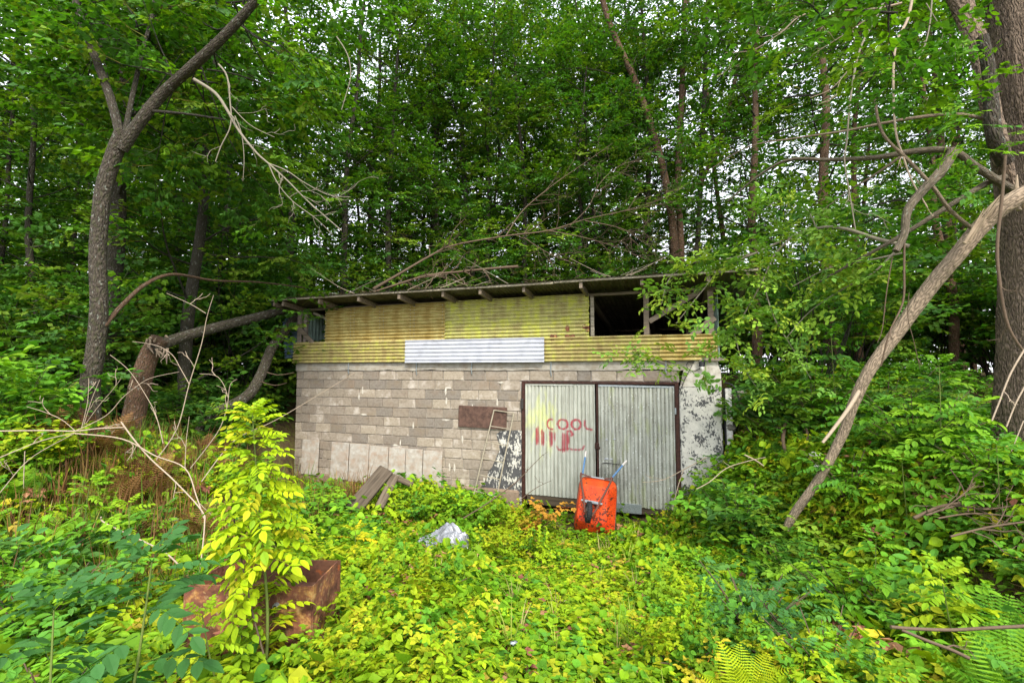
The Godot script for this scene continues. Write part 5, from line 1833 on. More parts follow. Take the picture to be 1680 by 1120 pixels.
func make_dead_wood() -> void:
	rng.seed = 505
	var e := 4.6
	dead_branch("dead_shrub", "tangle of bare pale twigs arching over the bank in front of the forked tree", [
		[[[-40, 706, e], [0, 707, e], [70, 706, e], [123, 707, e], [160, 703, e], [203, 701, e]], 0.0068, 0.0058],
		[[[198, 692, e], [220, 722, e], [247, 753, e], [287, 790, e - 0.1], [330, 837, e - 0.3], [335, 862, e - 0.4], [327, 940, e - 0.7]], 0.0077, 0.0058, 2],
		[[[123, 711, e], [200, 720, e], [253, 747, e], [303, 768, e], [322, 815, e - 0.1], [334, 850, e - 0.3]], 0.0063, 0.0063, 2],
		[[[303, 767, e], [305, 725, e], [310, 683, e]], 0.0039, 0.0020, 1],
		[[[312, 768, e], [338, 735, e], [360, 703, e], [372, 668, e], [377, 632, e], [388, 622, e]], 0.0048, 0.0020, 1],
		[[[374, 652, e], [366, 630, e], [353, 616, e], [327, 613, e]], 0.0029, 0.0020, 1],
		[[[256, 754, e], [290, 703, e], [310, 630, e], [330, 565, e], [339, 520, e], [350, 484, e]], 0.0058, 0.0020, 1],
		[[[337, 514, e], [318, 502, e], [300, 493, e], [273, 481, e]], 0.0029, 0.0020, 1],
		[[[310, 630, e], [296, 605, e], [282, 582, e], [257, 567, e], [217, 560, e]], 0.0034, 0.0020, 1],
		[[[267, 727, e], [258, 690, e], [247, 663, e], [213, 610, e], [180, 582, e]], 0.0039, 0.0020, 1],
		[[[123, 707, e], [173, 682, e], [200, 653, e], [222, 635, e], [247, 620, e], [293, 610, e]], 0.0044, 0.0020, 2],
		[[[-30, 762, e - 0.2], [0, 750, e - 0.2], [67, 723, e], [123, 710, e]], 0.0048, 0.0044, 1],
		[[[-20, 830, e - 0.4], [0, 807, e - 0.4], [37, 763, e - 0.3], [67, 740, e - 0.1], [123, 710, e]], 0.0044, 0.0029, 1],
		[[[123, 707, e], [100, 688, e], [70, 675, e], [43, 667, e]], 0.0034, 0.0020, 1],
		[[[133, 703, e], [143, 660, e], [145, 620, e]], 0.0034, 0.0020, 1],
		[[[137, 697, e], [150, 655, e], [163, 623, e]], 0.0029, 0.0020, 1],
		[[[140, 695, e], [162, 665, e], [182, 642, e], [198, 621, e]], 0.0029, 0.0020, 1],
		[[[40, 740, e], [38, 790, e], [39, 827, e]], 0.0044, 0.0039, 0]], "twig_pale", 2, 0.22)
	dead_branch("straw_stem", "long thin straw-coloured stem slanting across the block wall", [[[[330, 790, 5.6], [385, 722, 6.2], [450, 690, 6.9], [515, 652, 7.7], [582, 611, 8.6]], 0.006, 0.004, 0]], "twig_pale")
	dead_branch("bare_stem", "bare thin stem curving over brown litter beside the mossy hump", [[[[165, 848, 4.0], [172, 858, 4.0], [233, 887, 3.8], [270, 906, 3.7], [296, 930, 3.5]], 0.006, 0.006, 0]], "twig_pale")
	dead_branch("sapling_cane", "thin reddish bare cane leaning in front of the rusty tank", [[[[376, 800, 2.65], [388, 880, 2.6], [400, 940, 2.5], [415, 1010, 2.5], [432, 1072, 2.5]], 0.004, 0.005, 1]], "twig_brown", 1, 0.1)
	# lichened dead bough hanging in front of the wood
	var h := 5.4
	dead_branch("hanging_bough", "pale lichened dead bough hanging from the forked tree", [
		[[[318, 130, h], [352, 152, h], [372, 180, h], [392, 215, h], [420, 250, h], [440, 268, h], [470, 295, h], [505, 330, h], [560, 378, h]], 0.022, 0.006, 5],
		[[[358, 105, h], [372, 125, h], [377, 165, h], [378, 205, h], [362, 240, h], [353, 265, h]], 0.012, 0.006, 2],
		[[[440, 268, h], [470, 280, h], [500, 300, h], [540, 320, h], [575, 323, h]], 0.009, 0.003, 4],
		[[[440, 268, h], [455, 300, h], [480, 330, h], [520, 360, h], [545, 385, h]], 0.009, 0.003, 4],
		[[[385, 190, h], [396, 220, h], [400, 260, h], [398, 297, h]], 0.007, 0.003, 1],
		[[[380, 175, h], [410, 205, h], [450, 225, h]], 0.006, 0.003, 2]], "twig_grey", 4, 0.42)
	dead_branch("vine_stem", "single pale dead vine dangling in the leaves above the hanging bough", [[[[552, 60, 6.0], [570, 90, 6.0], [575, 125, 6.0], [566, 160, 6.0], [560, 180, 6.0]], 0.008, 0.005, 1]], "twig_grey")
	# thrown over the roof
	var f := 10.3
	dead_branch("roof_bough", "long bare dead bough fallen across the shed roof with spreading twigs", [
		[[[612, 474, f - 0.6], [650, 452, f - 0.3], [705, 420, f], [745, 402, f], [830, 387, f + 0.2], [900, 378, f + 0.2], [960, 360, f + 0.2], [1030, 345, f], [1110, 330, f]], 0.0285, 0.0058, 20],
		[[[830, 387, f + 0.2], [858, 345, f + 0.4], [905, 305, f + 0.5], [955, 270, f + 0.6], [1005, 235, f + 0.6]], 0.0156, 0.0038, 12],
		[[[935, 370, f + 0.1], [965, 340, f], [985, 300, f - 0.1], [1020, 270, f - 0.1], [1060, 262, f - 0.1]], 0.0114, 0.0029, 12],
		[[[900, 378, f], [960, 390, f - 0.3], [1010, 405, f - 0.6], [1060, 425, f - 0.8]], 0.0114, 0.0029, 12],
		[[[960, 362, f], [1020, 375, f - 0.3], [1060, 400, f - 0.6], [1110, 430, f - 0.8]], 0.0114, 0.0029, 14],
		[[[860, 390, f - 0.2], [900, 415, f - 0.6], [950, 435, f - 0.9]], 0.0083, 0.0029, 10],
		[[[1000, 352, f], [1050, 338, f - 0.2], [1090, 325, f - 0.4], [1130, 300, f - 0.5]], 0.0083, 0.0024, 10]], "twig_brown", 6, 0.9)
	dead_branch("roof_log", "thick brown broken branch lying along the front of the shed roof", [
		[[[640, 470, 9.0], [700, 452, 9.1], [760, 445, 9.1], [810, 440, 9.0], [850, 437, 8.9]], 0.0181, 0.0264, 16],
		[[[615, 478, 9.0], [680, 458, 9.2], [735, 450, 9.3]], 0.0156, 0.0096, 10]], "twig_brown", 6, 0.5)
	# loose sticks on the roof
	for k in 110:
		var u := rr(0.4, 8.0)
		var w := rr(-1.6, 0.45)
		var p := wall_point(u, 3.70 - 0.108 * (0.62 - w), w)
		var a := rr(-0.9, 0.9) + (0.0 if k % 2 else PI)
		var d := (WALL_U * cos(a) + WALL_N * sin(a) * 0.7 + Vector3(0, rr(0.0, 0.45), 0)).normalized()
		var l := rr(0.35, 1.1)
		var g := Geo.new()
		dry(g, [p, p + d * l * 0.5 + rdir() * 0.04, p + d * l + rdir() * 0.08], rr(0.005, 0.012), 0.003, 2, 0.2, 0)
		var o := part("roof_stick", g.mesh(), mats[["twig_brown", "twig_grey", "twig_pale"][k % 3]], self)
		tag(o, "thin dead stick lying on the shed roof", "stick", "sticks on the roof")
	# dead boughs and vines in front of the bank
	dead_branch("dangling_vine", "long grey dead vine dangling near the arching bough", [[[[1462, -20, 4.5], [1437, 30, 4.5], [1410, 85, 4.5], [1396, 160, 4.5], [1390, 230, 4.5], [1386, 262, 4.5], [1394, 315, 4.5], [1404, 376, 4.5]], 0.0109, 0.0048, 3]], "twig_grey", 3, 0.3)
	dead_branch("dangling_vine", "pale dead vine dangling across the arching bough towards the grey bough stub", [[[[1500, -20, 4.4], [1490, 30, 4.4], [1470, 75, 4.4], [1466, 140, 4.4], [1470, 215, 4.35], [1482, 255, 4.3], [1496, 295, 4.3], [1522, 340, 4.3]], 0.0122, 0.0054, 3]], "twig_pale", 3, 0.25)
	dead_branch("dangling_vine", "thin forked dead twig hanging beside the upper trunk of the great tree", [[[[1530, -10, 4.3], [1526, 40, 4.3], [1516, 80, 4.3], [1500, 110, 4.3], [1488, 130, 4.3]], 0.0068, 0.0027, 3], [[[1520, 5, 4.3], [1545, 45, 4.3], [1566, 65, 4.3], [1568, 100, 4.3]], 0.0054, 0.0027, 2]], "twig_grey", 3, 0.2)
	dead_branch("trunk_vine", "rough dead vine hanging straight down in front of the great trunk", [[[[1650, 255, 4.1], [1645, 320, 4.1], [1637, 400, 4.1], [1640, 455, 4.1], [1655, 535, 4.1], [1690, 590, 4.1]], 0.0122, 0.0095, 2]], "twig_brown", 2, 0.25)
	dead_branch("hanging_vine", "brown dead vine hanging below the grey bough stub", [[[[1484, 390, 4.3], [1484, 440, 4.3], [1482, 495, 4.3], [1460, 545, 4.3], [1446, 600, 4.35]], 0.0095, 0.0068, 1], [[[1465, 420, 4.4], [1455, 480, 4.4], [1448, 540, 4.4], [1440, 562, 4.4]], 0.0054, 0.0027, 1], [[[1492, 480, 4.35], [1490, 520, 4.4], [1500, 560, 4.4], [1510, 605, 4.4]], 0.0041, 0.0020, 1]], "twig_brown", 1, 0.2)
	dead_branch("top_twigs", "bare pale twigs reaching out under the crown of the great tree", [[[[1480, 5, 4.9], [1430, 15, 5.0], [1325, 22, 5.2], [1280, 55, 5.3], [1235, 82, 5.4], [1190, 86, 5.5]], 0.013, 0.004, 6], [[[1440, 20, 5.0], [1380, 60, 5.1], [1340, 85, 5.2]], 0.007, 0.003, 3], [[[1396, 110, 4.7], [1365, 145, 4.8], [1330, 160, 4.9]], 0.006, 0.003, 2]], "twig_pale", 4, 0.4)
	dead_branch("bank_cane", "pale bare canes leaning together against the foot of the great trunk", [[[[1690, 560, 4.0], [1660, 610, 4.0], [1640, 660, 4.0], [1628, 690, 4.0]], 0.0068, 0.0054, 1], [[[1690, 620, 4.0], [1668, 660, 4.0], [1652, 700, 4.0]], 0.0061, 0.0048, 1], [[[1680, 690, 3.9], [1660, 740, 3.9]], 0.0041, 0.0034, 0]], "twig_pale", 1, 0.2)
	dead_branch("yard_branch", "bent pale dead branch reaching in front of the doors from the bank", [[[[1122, 770, 6.3], [1112, 800, 6.3], [1103, 836, 6.3]], 0.0054, 0.0041, 1], [[[1160, 750, 6.2], [1122, 770, 6.3], [1088, 787, 6.4], [1054, 791, 6.4]], 0.0068, 0.0034, 1]], "twig_pale", 1, 0.2)
	dead_branch("yard_branch", "short forked pale branch lying in the green bush below the pier", [[[[1143, 802, 5.6], [1165, 790, 5.6], [1192, 768, 5.7], [1225, 757, 5.8], [1256, 750, 5.8]], 0.0061, 0.0048, 1], [[[1222, 746, 5.6], [1240, 755, 5.6], [1253, 764, 5.6]], 0.0095, 0.0082, 0]], "twig_pale", 1, 0.2)
	dead_branch("wall_branch", "thin brown branch slanting up towards the door frame", [[[[760, 850, 6.2], [800, 825, 6.5], [845, 792, 6.9], [872, 765, 7.3], [892, 745, 7.6]], 0.010, 0.004, 2], [[[845, 826, 6.6], [880, 800, 6.9], [905, 788, 7.0]], 0.006, 0.003, 1]], "twig_brown", 2, 0.2)
	dead_branch("litter_log", "grey broken log lying in weeds below the weathered planks", [[[[505, 893, 4.6], [540, 886, 4.65], [595, 884, 4.7]], 0.022, 0.020, 0]], "twig_brown", 0, 0.2, true)
	dead_branch("litter_log", "short brown log lying beside the silver plastic sheet", [[[[722, 888, 5.0], [745, 884, 5.0], [765, 886, 5.0]], 0.022, 0.02, 0]], "twig_brown", 0, 0.2, true)
	dead_branch("ground_branch", "long peeled branch lying level over the brown gap beside the ferns", [[[[1462, 1028, 2.7], [1500, 1031, 2.7], [1560, 1033, 2.7], [1620, 1030, 2.65], [1700, 1026, 2.6]], 0.0090, 0.0097, 0]], "twig_brown", 0, 0.2)
	dead_branch("ground_branch", "shorter dead branch slanting down below the level peeled branch", [[[[1480, 1033, 2.7], [1520, 1050, 2.65], [1560, 1065, 2.6], [1592, 1080, 2.55]], 0.0083, 0.0105, 1]], "twig_brown", 0, 0.2)
	dead_branch("brush_pile", "heap of dry brown sticks lying on the bank under the great tree", [[[[1520, 845, 3.9], [1570, 830, 3.9], [1620, 835, 3.8], [1690, 825, 3.8]], 0.0090, 0.0075, 4], [[[1540, 850, 3.8], [1600, 842, 3.8], [1690, 850, 3.7]], 0.0075, 0.0060, 4], [[[1560, 880, 3.6], [1620, 865, 3.6], [1690, 855, 3.5]], 0.0090, 0.0075, 4], [[[1500, 850, 4.0], [1540, 832, 4.0], [1575, 825, 4.0]], 0.0150, 0.0105, 1], [[[1545, 838, 3.8], [1575, 815, 3.8], [1600, 795, 3.9]], 0.0060, 0.0037, 2], [[[1560, 770, 3.9], [1580, 800, 3.9], [1590, 840, 3.8]], 0.0053, 0.0045, 1]], "twig_brown", 4, 0.4)
	dead_branch("bank_log", "grey rotten log lying in the brown litter of the bank", [[[[215, 770, 5.2], [255, 772, 5.2], [315, 776, 5.2]], 0.030, 0.026, 1], [[[230, 765, 5.35], [270, 757, 5.35], [318, 765, 5.3]], 0.020, 0.014, 1]], "twig_grey", 1, 0.3, true)
	dead_branch("bank_stick", "pale broken stick poking out of the litter of the bank", [[[[150, 790, 4.8], [168, 800, 4.8]], 0.03, 0.025, 0]], "twig_pale", 0, 0.2, true)
	dead_branch("root", "exposed brown roots trailing down the bare earth beside the pier", [[[[1205, 660, 7.2], [1225, 690, 7.1], [1240, 720, 7.0], [1222, 745, 6.9]], 0.012, 0.008, 4], [[[1290, 690, 6.6], [1285, 720, 6.4], [1290, 745, 6.3]], 0.03, 0.025, 1], [[[1320, 690, 6.6], [1325, 715, 6.4], [1322, 730, 6.3]], 0.022, 0.018, 1], [[[1300, 665, 7.0], [1330, 658, 7.0], [1350, 658, 7.0]], 0.02, 0.015, 1]], "twig_brown", 2, 0.3)


# ---------------------------------------------------------------- shrubs, saplings, ferns
# a sapling whose compound leaves are its parts
func sapling(called: String, label: String, foot: Vector3, h: float, lean: Vector3, pairs: int, size: float, pal: Array, from := 0.12, wide := 1.0, forms := []) -> void:
	var o := thing(called, label, "sapling", foot)
	var g := Geo.new()
	var q := limb(g, [Vector3(0, -0.05, 0), Vector3(rr(-0.02, 0.02), h * 0.3, 0), lean * 0.5 + Vector3(0, h * 0.65, 0), lean + Vector3(0, h, 0)], 0.004 + h * 0.0045, 0.0025, 6, 5, 0.0)
	part("stem", g.mesh(), mats.twig_green, o)
	if forms.is_empty():
		forms = pinnates
	for k in pairs:
		var f := clampf(from + (1.0 - from) * (k + 0.4 + rr(-0.4, 0.4)) / pairs, 0.0, 0.999)
		var i := mini(int(f * (q.size() - 1)), q.size() - 2)
		var joint := q[i].lerp(q[i + 1], f * (q.size() - 1) - i)
		var a := k * 1.57 + rr(-0.5, 0.5)
		for s in 2:
			var b := a + PI * s + rr(-0.3, 0.3)
			if h > 1.4 and f < 0.5 and cos(b) > 0.05 and sin(b) > -0.6:
				continue
			var d := Vector3(cos(b), rr(-0.35, 0.45) + 0.8 * maxf(0.0, f - 0.75) * 3.0, sin(b)).normalized()
			var z := size * rr(0.8, 1.15) * (1.0 if f < 0.6 else 1.0 - 1.35 * (f - 0.6)) * wide
			part("leaf", forms[rng.randi() % forms.size()], leaf_tint(pal[rng.randi() % pal.size()]), o, Transform3D(spray_at(joint, d, z).basis, joint + d * 0.02))
	for s in 4:
		var d := Vector3(cos(s * 1.6), 0.9, sin(s * 1.6)).normalized()
		part("leaf", forms[s % forms.size()], leaf_tint(pal[s % pal.size()]), o, Transform3D(spray_at(q[q.size() - 1], d, size * wide * 0.5).basis, q[q.size() - 1]))


func shrub(called: String, label: String, px: float, py: float, depth: float, h: float, wid: float, stems: int, per: int, forms: Array, size: float, pal: Array, group := "", category := "shrub") -> void:
	var p := at(px, py, depth)
	var foot := on_ground(p.x, p.z)
	var o := thing(called, label, category, foot, group)
	var g := Geo.new()
	var out := []
	var tint := PackedColorArray()
	for k in stems:
		var a := TAU * (k + rng.randf()) / stems
		var rad := wid * 0.5 * sqrt(rng.randf())
		var tip := Vector3(cos(a) * rad, h * rr(0.55, 1.05) * (1.0 - 0.35 * rad / wid), sin(a) * rad)
		var q := limb(g, [Vector3(cos(a), 0, sin(a)) * 0.04 - Vector3(0, 0.08, 0), tip * Vector3(0.35, 0.5, 0.35), tip], 0.007, 0.003, 4, 3, 0.0)
		for j in per:
			var f := 0.3 + 0.7 * (j + rng.randf()) / per
			var i := mini(int(f * (q.size() - 1)), q.size() - 2)
			var b := rr(0, TAU)
			out.append(spray_at(q[i].lerp(q[i + 1], rng.randf()), Vector3(cos(b), rr(-0.15, 0.6), sin(b)), size * rr(0.7, 1.2)))
			tint.append(pick(pal, 0.2))
	part("stems", g.mesh(), mats.twig_brown, o)
	add_crown(o, forms, out, tint, "foliage", "leaf_near")


func fern(label: String, px: float, py: float, depth: float, n: int, size: float, pal: Array, face := 99.0) -> void:
	var p := at(px, py, depth)
	var o := thing("fern", label, "fern", on_ground(p.x, p.z))
	for k in n:
		var a := TAU * (k + rr(-0.3, 0.3)) / n
		if face < 9.0:
			a = face + rr(-1.1, 1.1)
		var d := Vector3(cos(a), 0, sin(a))
		part("frond", fronds[k % 3], leaf_tint(pal[k % pal.size()]), o, Transform3D(Basis(Vector3.UP.cross(d), Vector3.UP, d).scaled_local(Vector3.ONE * size * rr(0.8, 1.15)) * Basis(Vector3.RIGHT, rr(-0.95, -0.3)), Vector3(0, 0.03, 0)))


func make_plants() -> void:
	rng.seed = 606
	var big := [pinnate(5, 0.34, 0.115, 0.062, 0.40), pinnate(4, 0.30, 0.12, 0.066, 0.3), pinnate(5, 0.36, 0.11, 0.058, 0.5)]
	var foot := at(434, 1075, 2.62)
	sapling("lime_sapling", "tall bright yellow-green sapling with paired leaflets in front of the rusty tank", Vector3(foot.x, ground_y(foot.x, foot.z), foot.z), 1.52, Vector3(-0.09, 0, 0.04), 112, 0.76, [Color(0.42, 0.54, 0.012), Color(0.35, 0.49, 0.012), Color(0.48, 0.56, 0.014), Color(0.27, 0.42, 0.014), Color(0.37, 0.51, 0.012), Color(0.22, 0.36, 0.014), Color(0.50, 0.46, 0.02)], 0.14)
	foot = at(360, 1100, 2.3)
	sapling("tank_sapling", "low yellow-green seedling hiding the middle of the rusty tank", Vector3(foot.x, ground_y(foot.x, foot.z), foot.z), 0.60, Vector3(-0.06, 0, 0.05), 12, 0.6, [Color(0.30, 0.44, 0.012), Color(0.42, 0.50, 0.014), Color(0.24, 0.36, 0.014)], 0.2)
	foot = at(205, 1180, 1.75)
	sapling("teal_sapling", "blue-green sapling with large paired leaflets on a pale stem", Vector3(foot.x, ground_y(foot.x, foot.z), foot.z), 0.98, Vector3(0.03, 0, -0.05), 13, 0.92, [Color(0.050, 0.145, 0.034), Color(0.06, 0.17, 0.042), Color(0.042, 0.125, 0.028)], 0.1, 1.0, big)
	foot = at(80, 1180, 1.7)
	sapling("teal_sapling", "drooping blue-green sapling partly hidden behind its larger twin", Vector3(foot.x, ground_y(foot.x, foot.z), foot.z), 0.8, Vector3(-0.1, 0, -0.1), 11, 0.85, [Color(0.050, 0.145, 0.034), Color(0.065, 0.18, 0.04), Color(0.042, 0.125, 0.028)], 0.1, 1.0, big)
	foot = at(582, 905, 4.3)
	sapling("yellow_sapling", "small sapling with orange-yellow autumn leaves in the weeds", Vector3(foot.x, ground_y(foot.x, foot.z), foot.z), 0.55, Vector3(0.0, 0, 0), 10, 0.8, [Color(0.62, 0.46, 0.015), Color(0.55, 0.50, 0.015), Color(0.40, 0.46, 0.015)], 0.2)
	foot = at(135, 830, 4.2)
	sapling("bank_sapling", "yellow-green sapling spreading over the brown litter of the bank", Vector3(foot.x, ground_y(foot.x, foot.z), foot.z), 0.75, Vector3(0.05, 0, 0), 15, 0.95, [Color(0.20, 0.36, 0.014), Color(0.27, 0.42, 0.013), Color(0.15, 0.30, 0.016)], 0.1)
	foot = at(215, 900, 3.9)
	sapling("bank_sapling", "thin light green sapling beside the bare curving stem", Vector3(foot.x, ground_y(foot.x, foot.z), foot.z), 0.70, Vector3(-0.04, 0, 0), 9, 0.75, [Color(0.18, 0.34, 0.014), Color(0.25, 0.40, 0.013)], 0.2)
	foot = at(1548, 770, 4.7)
	sapling("ash_sapling", "upright light green sapling behind the leaning dead trunk", Vector3(foot.x, ground_y(foot.x, foot.z), foot.z), 1.15, Vector3(0.02, 0, 0), 14, 1.15, [Color(0.14, 0.30, 0.02), Color(0.19, 0.36, 0.02), Color(0.10, 0.25, 0.02)], 0.15)
	foot = at(1487, 820, 4.5)
	sapling("ash_sapling", "light green sapling leaning out in front of the great trunk", Vector3(foot.x, ground_y(foot.x, foot.z), foot.z), 0.8, Vector3(-0.1, 0, 0.1), 12, 1.1, [Color(0.12, 0.30, 0.02), Color(0.17, 0.35, 0.02)], 0.15)
	foot = at(1560, 960, 3.2)
	sapling("ash_sapling", "yellow-green sapling with broad leaflets above the brown gap", Vector3(foot.x, ground_y(foot.x, foot.z), foot.z), 0.72, Vector3(-0.1, 0, 0.05), 11, 1.05, [Color(0.22, 0.38, 0.014), Color(0.32, 0.42, 0.014), Color(0.16, 0.32, 0.016)], 0.2)
	foot = at(1430, 900, 3.7)
	sapling("ash_sapling", "green sapling in front of the foot of the leaning dead trunk", Vector3(foot.x, ground_y(foot.x, foot.z), foot.z), 0.85, Vector3(0.0, 0, 0.05), 14, 1.05, [Color(0.10, 0.27, 0.02), Color(0.15, 0.33, 0.018), Color(0.19, 0.36, 0.018)], 0.12)
	foot = at(1640, 800, 3.9)
	sapling("ash_sapling", "fresh green sapling at the foot of the great trunk", Vector3(foot.x, ground_y(foot.x, foot.z), foot.z), 0.9, Vector3(-0.05, 0, 0.05), 13, 1.1, [Color(0.11, 0.28, 0.02), Color(0.16, 0.34, 0.018)], 0.12)
	foot = at(1370, 640, 6.6)
	sapling("ash_sapling", "green sapling rising on the bank behind the leafy willow branch", Vector3(foot.x, ground_y(foot.x, foot.z), foot.z), 1.6, Vector3(-0.05, 0, 0.05), 16, 1.4, [Color(0.09, 0.24, 0.02), Color(0.13, 0.30, 0.018)], 0.12)

	var pn := pinnates
	var nr := near_sprays
	var bm := brambles
	# towards the dark wood
	shrub("green_bush", "dense dark green bush at the edge of the bank behind the blue-green saplings", 60, 960, 2.9, 0.55, 0.8, 22, 6, nr, 0.85, TEAL + GREEN)
	shrub("green_bush", "dark green bush in front of the brown litter of the bank", 40, 890, 3.7, 0.45, 0.9, 18, 6, nr, 0.85, TEAL + GREEN)
	shrub("green_bush", "fresh green low bush under the blue-green saplings", 90, 1060, 2.2, 0.42, 0.9, 18, 5, nr, 0.8, GREEN)
	shrub("green_bush", "leafy light green bush at the dark wood's edge beside the forked tree", 20, 760, 5.6, 1.2, 1.6, 22, 6, nr, 1.5, GREEN)
	for s in [[390, 800, 6.4], [60, 840, 5.0], [420, 850, 5.4]]:
		shrub("bank_bramble", "yellow-green bramble clump on the bank among dry stalks", s[0], s[1], s[2], 0.4, 1.0, 8, 3, bm, 0.95, LIME + GREEN, "brambles on the bank", "bramble")
	shrub("bank_weed", "green weed patch over the litter below the bare twigs", 190, 830, 4.6, 0.35, 0.8, 14, 4, nr, 0.9, GREEN, "weeds on the bank")
	shrub("bank_weed", "green weed patch over the litter below the bare twigs", 290, 870, 4.3, 0.35, 0.8, 14, 4, nr, 0.8, GREEN, "weeds on the bank")
	shrub("bank_weed", "green weed patch over the litter below the bare twigs", 340, 905, 3.9, 0.3, 0.7, 12, 4, nr, 0.8, GREEN, "weeds on the bank")
	shrub("bank_weed", "green weed patch over the litter below the bare twigs", 240, 950, 3.4, 0.3, 0.7, 12, 4, nr, 0.7, LIME, "weeds on the bank")
	for s in [[385, 655, 10.4], [430, 660, 11.4], [465, 640, 12.0], [340, 660, 9.6], [290, 690, 9.0], [415, 680, 10.6], [90, 690, 8.0], [360, 700, 8.6]]:
		shrub("corner_bush", "low leafy bush growing round the corner of the shed", s[0], s[1], s[2], rr(0.7, 1.5), 1.6, 16, 6, nr, 1.5, DARK, "bushes round the shed corner", "bush")
	# along the wall
	shrub("wall_bush", "low green bush at the foot of the wall between sapling and planks", 500, 815, 6.4, 0.5, 1.2, 18, 5, nr, 1.1, GREEN)
	shrub("wall_bush", "green weeds growing just below the thick weathered plank", 560, 850, 5.6, 0.4, 0.9, 14, 5, nr, 1.0, GREEN)
	shrub("wall_bush", "mixed green and yellow brambles under the row of cement slabs", 690, 825, 7.0, 0.38, 1.1, 9, 2, bm, 0.9, GREEN + LIME)
	shrub("wall_bush", "yellow-green brambles at the foot of the ladder", 790, 830, 7.0, 0.38, 1.0, 9, 2, bm, 0.9, LIME + GREEN)
	shrub("wall_bush", "orange and yellow tinged brambles by the hinge side of the doors", 868, 838, 6.9, 0.36, 0.8, 8, 2, bm, 0.85, LIME + [Color(0.45, 0.22, 0.03), Color(0.5, 0.35, 0.03)])
	# towards the bank
	shrub("bank_bush_green", "dark lobed-leaf bush at the foot of the peeling pier", 1215, 800, 5.9, 0.95, 1.1, 24, 6, nr, 1.15, MID + GREEN)
	shrub("bank_bush_green", "blue-green shrub standing in the yellow brambles", 1235, 985, 3.55, 0.62, 0.95, 24, 6, pn, 0.55, TEAL)
	shrub("bank_bush_green", "soft blue-green shrub lower down among small yellow leaves", 1355, 1030, 2.95, 0.5, 0.9, 20, 6, pn, 0.5, TEAL + GREEN)
	shrub("bank_bush_green", "green shrub between the lobed bush and the leaning dead trunk", 1290, 850, 5.0, 0.6, 1.0, 18, 6, nr, 1.0, GREEN + MID)
	shrub("bank_bush_green", "fresh green shrub right behind the foot of the leaning trunk", 1395, 800, 5.2, 0.7, 1.0, 18, 6, pn, 0.75, GREEN)
	shrub("bank_bush_green", "broad green shrub before the leaning trunk's foot", 1400, 920, 4.0, 0.6, 1.1, 22, 6, pn, 0.7, GREEN)
	shrub("bank_bush_green", "green shrub in front of the heap of dry sticks", 1500, 900, 3.6, 0.6, 0.9, 18, 6, nr, 1.0, GREEN + LIME)
	shrub("bank_bush_green", "leafy shrub growing round the middle of the leaning trunk", 1500, 720, 5.2, 0.9, 1.4, 22, 6, pn, 0.95, GREEN)
	shrub("bank_bush_green", "tall green bush behind the leaning trunk near the willow branch", 1330, 620, 6.8, 1.2, 1.7, 26, 6, pn, 1.1, MID + GREEN)
	shrub("bank_bush_green", "green bush on the bank between pier and leaning trunk", 1270, 660, 6.9, 0.9, 1.3, 22, 6, nr, 1.3, MID)
	shrub("bank_bush_green", "shaded bush on the bank beneath the hanging vines", 1450, 600, 6.8, 1.2, 1.8, 26, 6, pn, 1.1, MID)
	shrub("bank_bush_green", "shaded bush on the bank close to the great trunk", 1580, 620, 6.0, 1.0, 1.5, 22, 6, pn, 1.1, MID + GREEN)
	shrub("bank_bush_green", "bright yellow sprig bush on the bare earth beside the pier", 1248, 690, 6.5, 0.35, 0.5, 9, 5, nr, 0.6, LIME + [Color(0.5, 0.42, 0.02)])
	shrub("bank_bush_green", "fresh green bush in front of the great trunk's foot", 1620, 720, 4.3, 0.6, 1.0, 18, 6, pn, 0.8, GREEN)
	for s in [[1150, 880, 5.2], [1120, 930, 4.2], [1165, 985, 3.4], [1110, 1010, 3.1], [1420, 1080, 2.6], [1370, 1100, 2.6]]:
		shrub("yellow_bramble", "yellow-green bramble clump at the edge of the trodden path near the doors", s[0], s[1], s[2], 0.26, 0.8, 8, 2, bm, 0.6, LIME + GREEN, "brambles along the path", "bramble")
	for s in [[560, 960, 3.8], [620, 930, 4.2], [600, 1010, 3.1], [660, 890, 5.0], [560, 1050, 2.7], [700, 950, 4.0], [640, 1090, 2.5], [780, 880, 5.6], [850, 870, 6.0], [690, 1020, 3.0], [470, 880, 4.6], [500, 930, 4.0]]:
		shrub("lime_bramble", "lime green bramble clump between the rusty tank and the silver sheet", s[0], s[1], s[2], 0.26, 0.85, 8, 2, bm, 0.62, LIME + [GREEN[0], GREEN[3]], "brambles by the tank", "bramble")
	# ferns
	var yel := [Color(0.42, 0.50, 0.012), Color(0.36, 0.47, 0.012), Color(0.47, 0.52, 0.014)]
	var grn := [Color(0.10, 0.27, 0.016), Color(0.14, 0.32, 0.016), Color(0.18, 0.35, 0.016)]
	fern("yellow-green fern growing at the edge of the low leafy path", 1224, 1120, 2.6, 9, 0.62, yel)
	fern("large light green fern arching over the bank beside the dead branches", 1668, 1010, 2.5, 12, 1.0, grn)
	fern("green fern on the bank just above the large light green fern", 1640, 900, 3.2, 11, 1.1, grn)
	fern("small green fern by the heap of dry sticks", 1450, 880, 3.6, 8, 0.75, grn)
	fern("small yellow-green fern high on the bank under the leaning trunk's stub", 1320, 720, 6.0, 7, 0.8, [Color(0.2, 0.36, 0.014)])
	fern("deep green fern near the bare earth beside the pier", 1270, 700, 6.4, 7, 0.8, [Color(0.08, 0.22, 0.02)])
	fern("green fern in the shade behind the leaning trunk", 1510, 640, 5.6, 8, 0.9, [Color(0.08, 0.22, 0.018)])
	fern("small green fern on the litter bank beyond the dark bush", 25, 850, 4.6, 7, 0.7, grn)
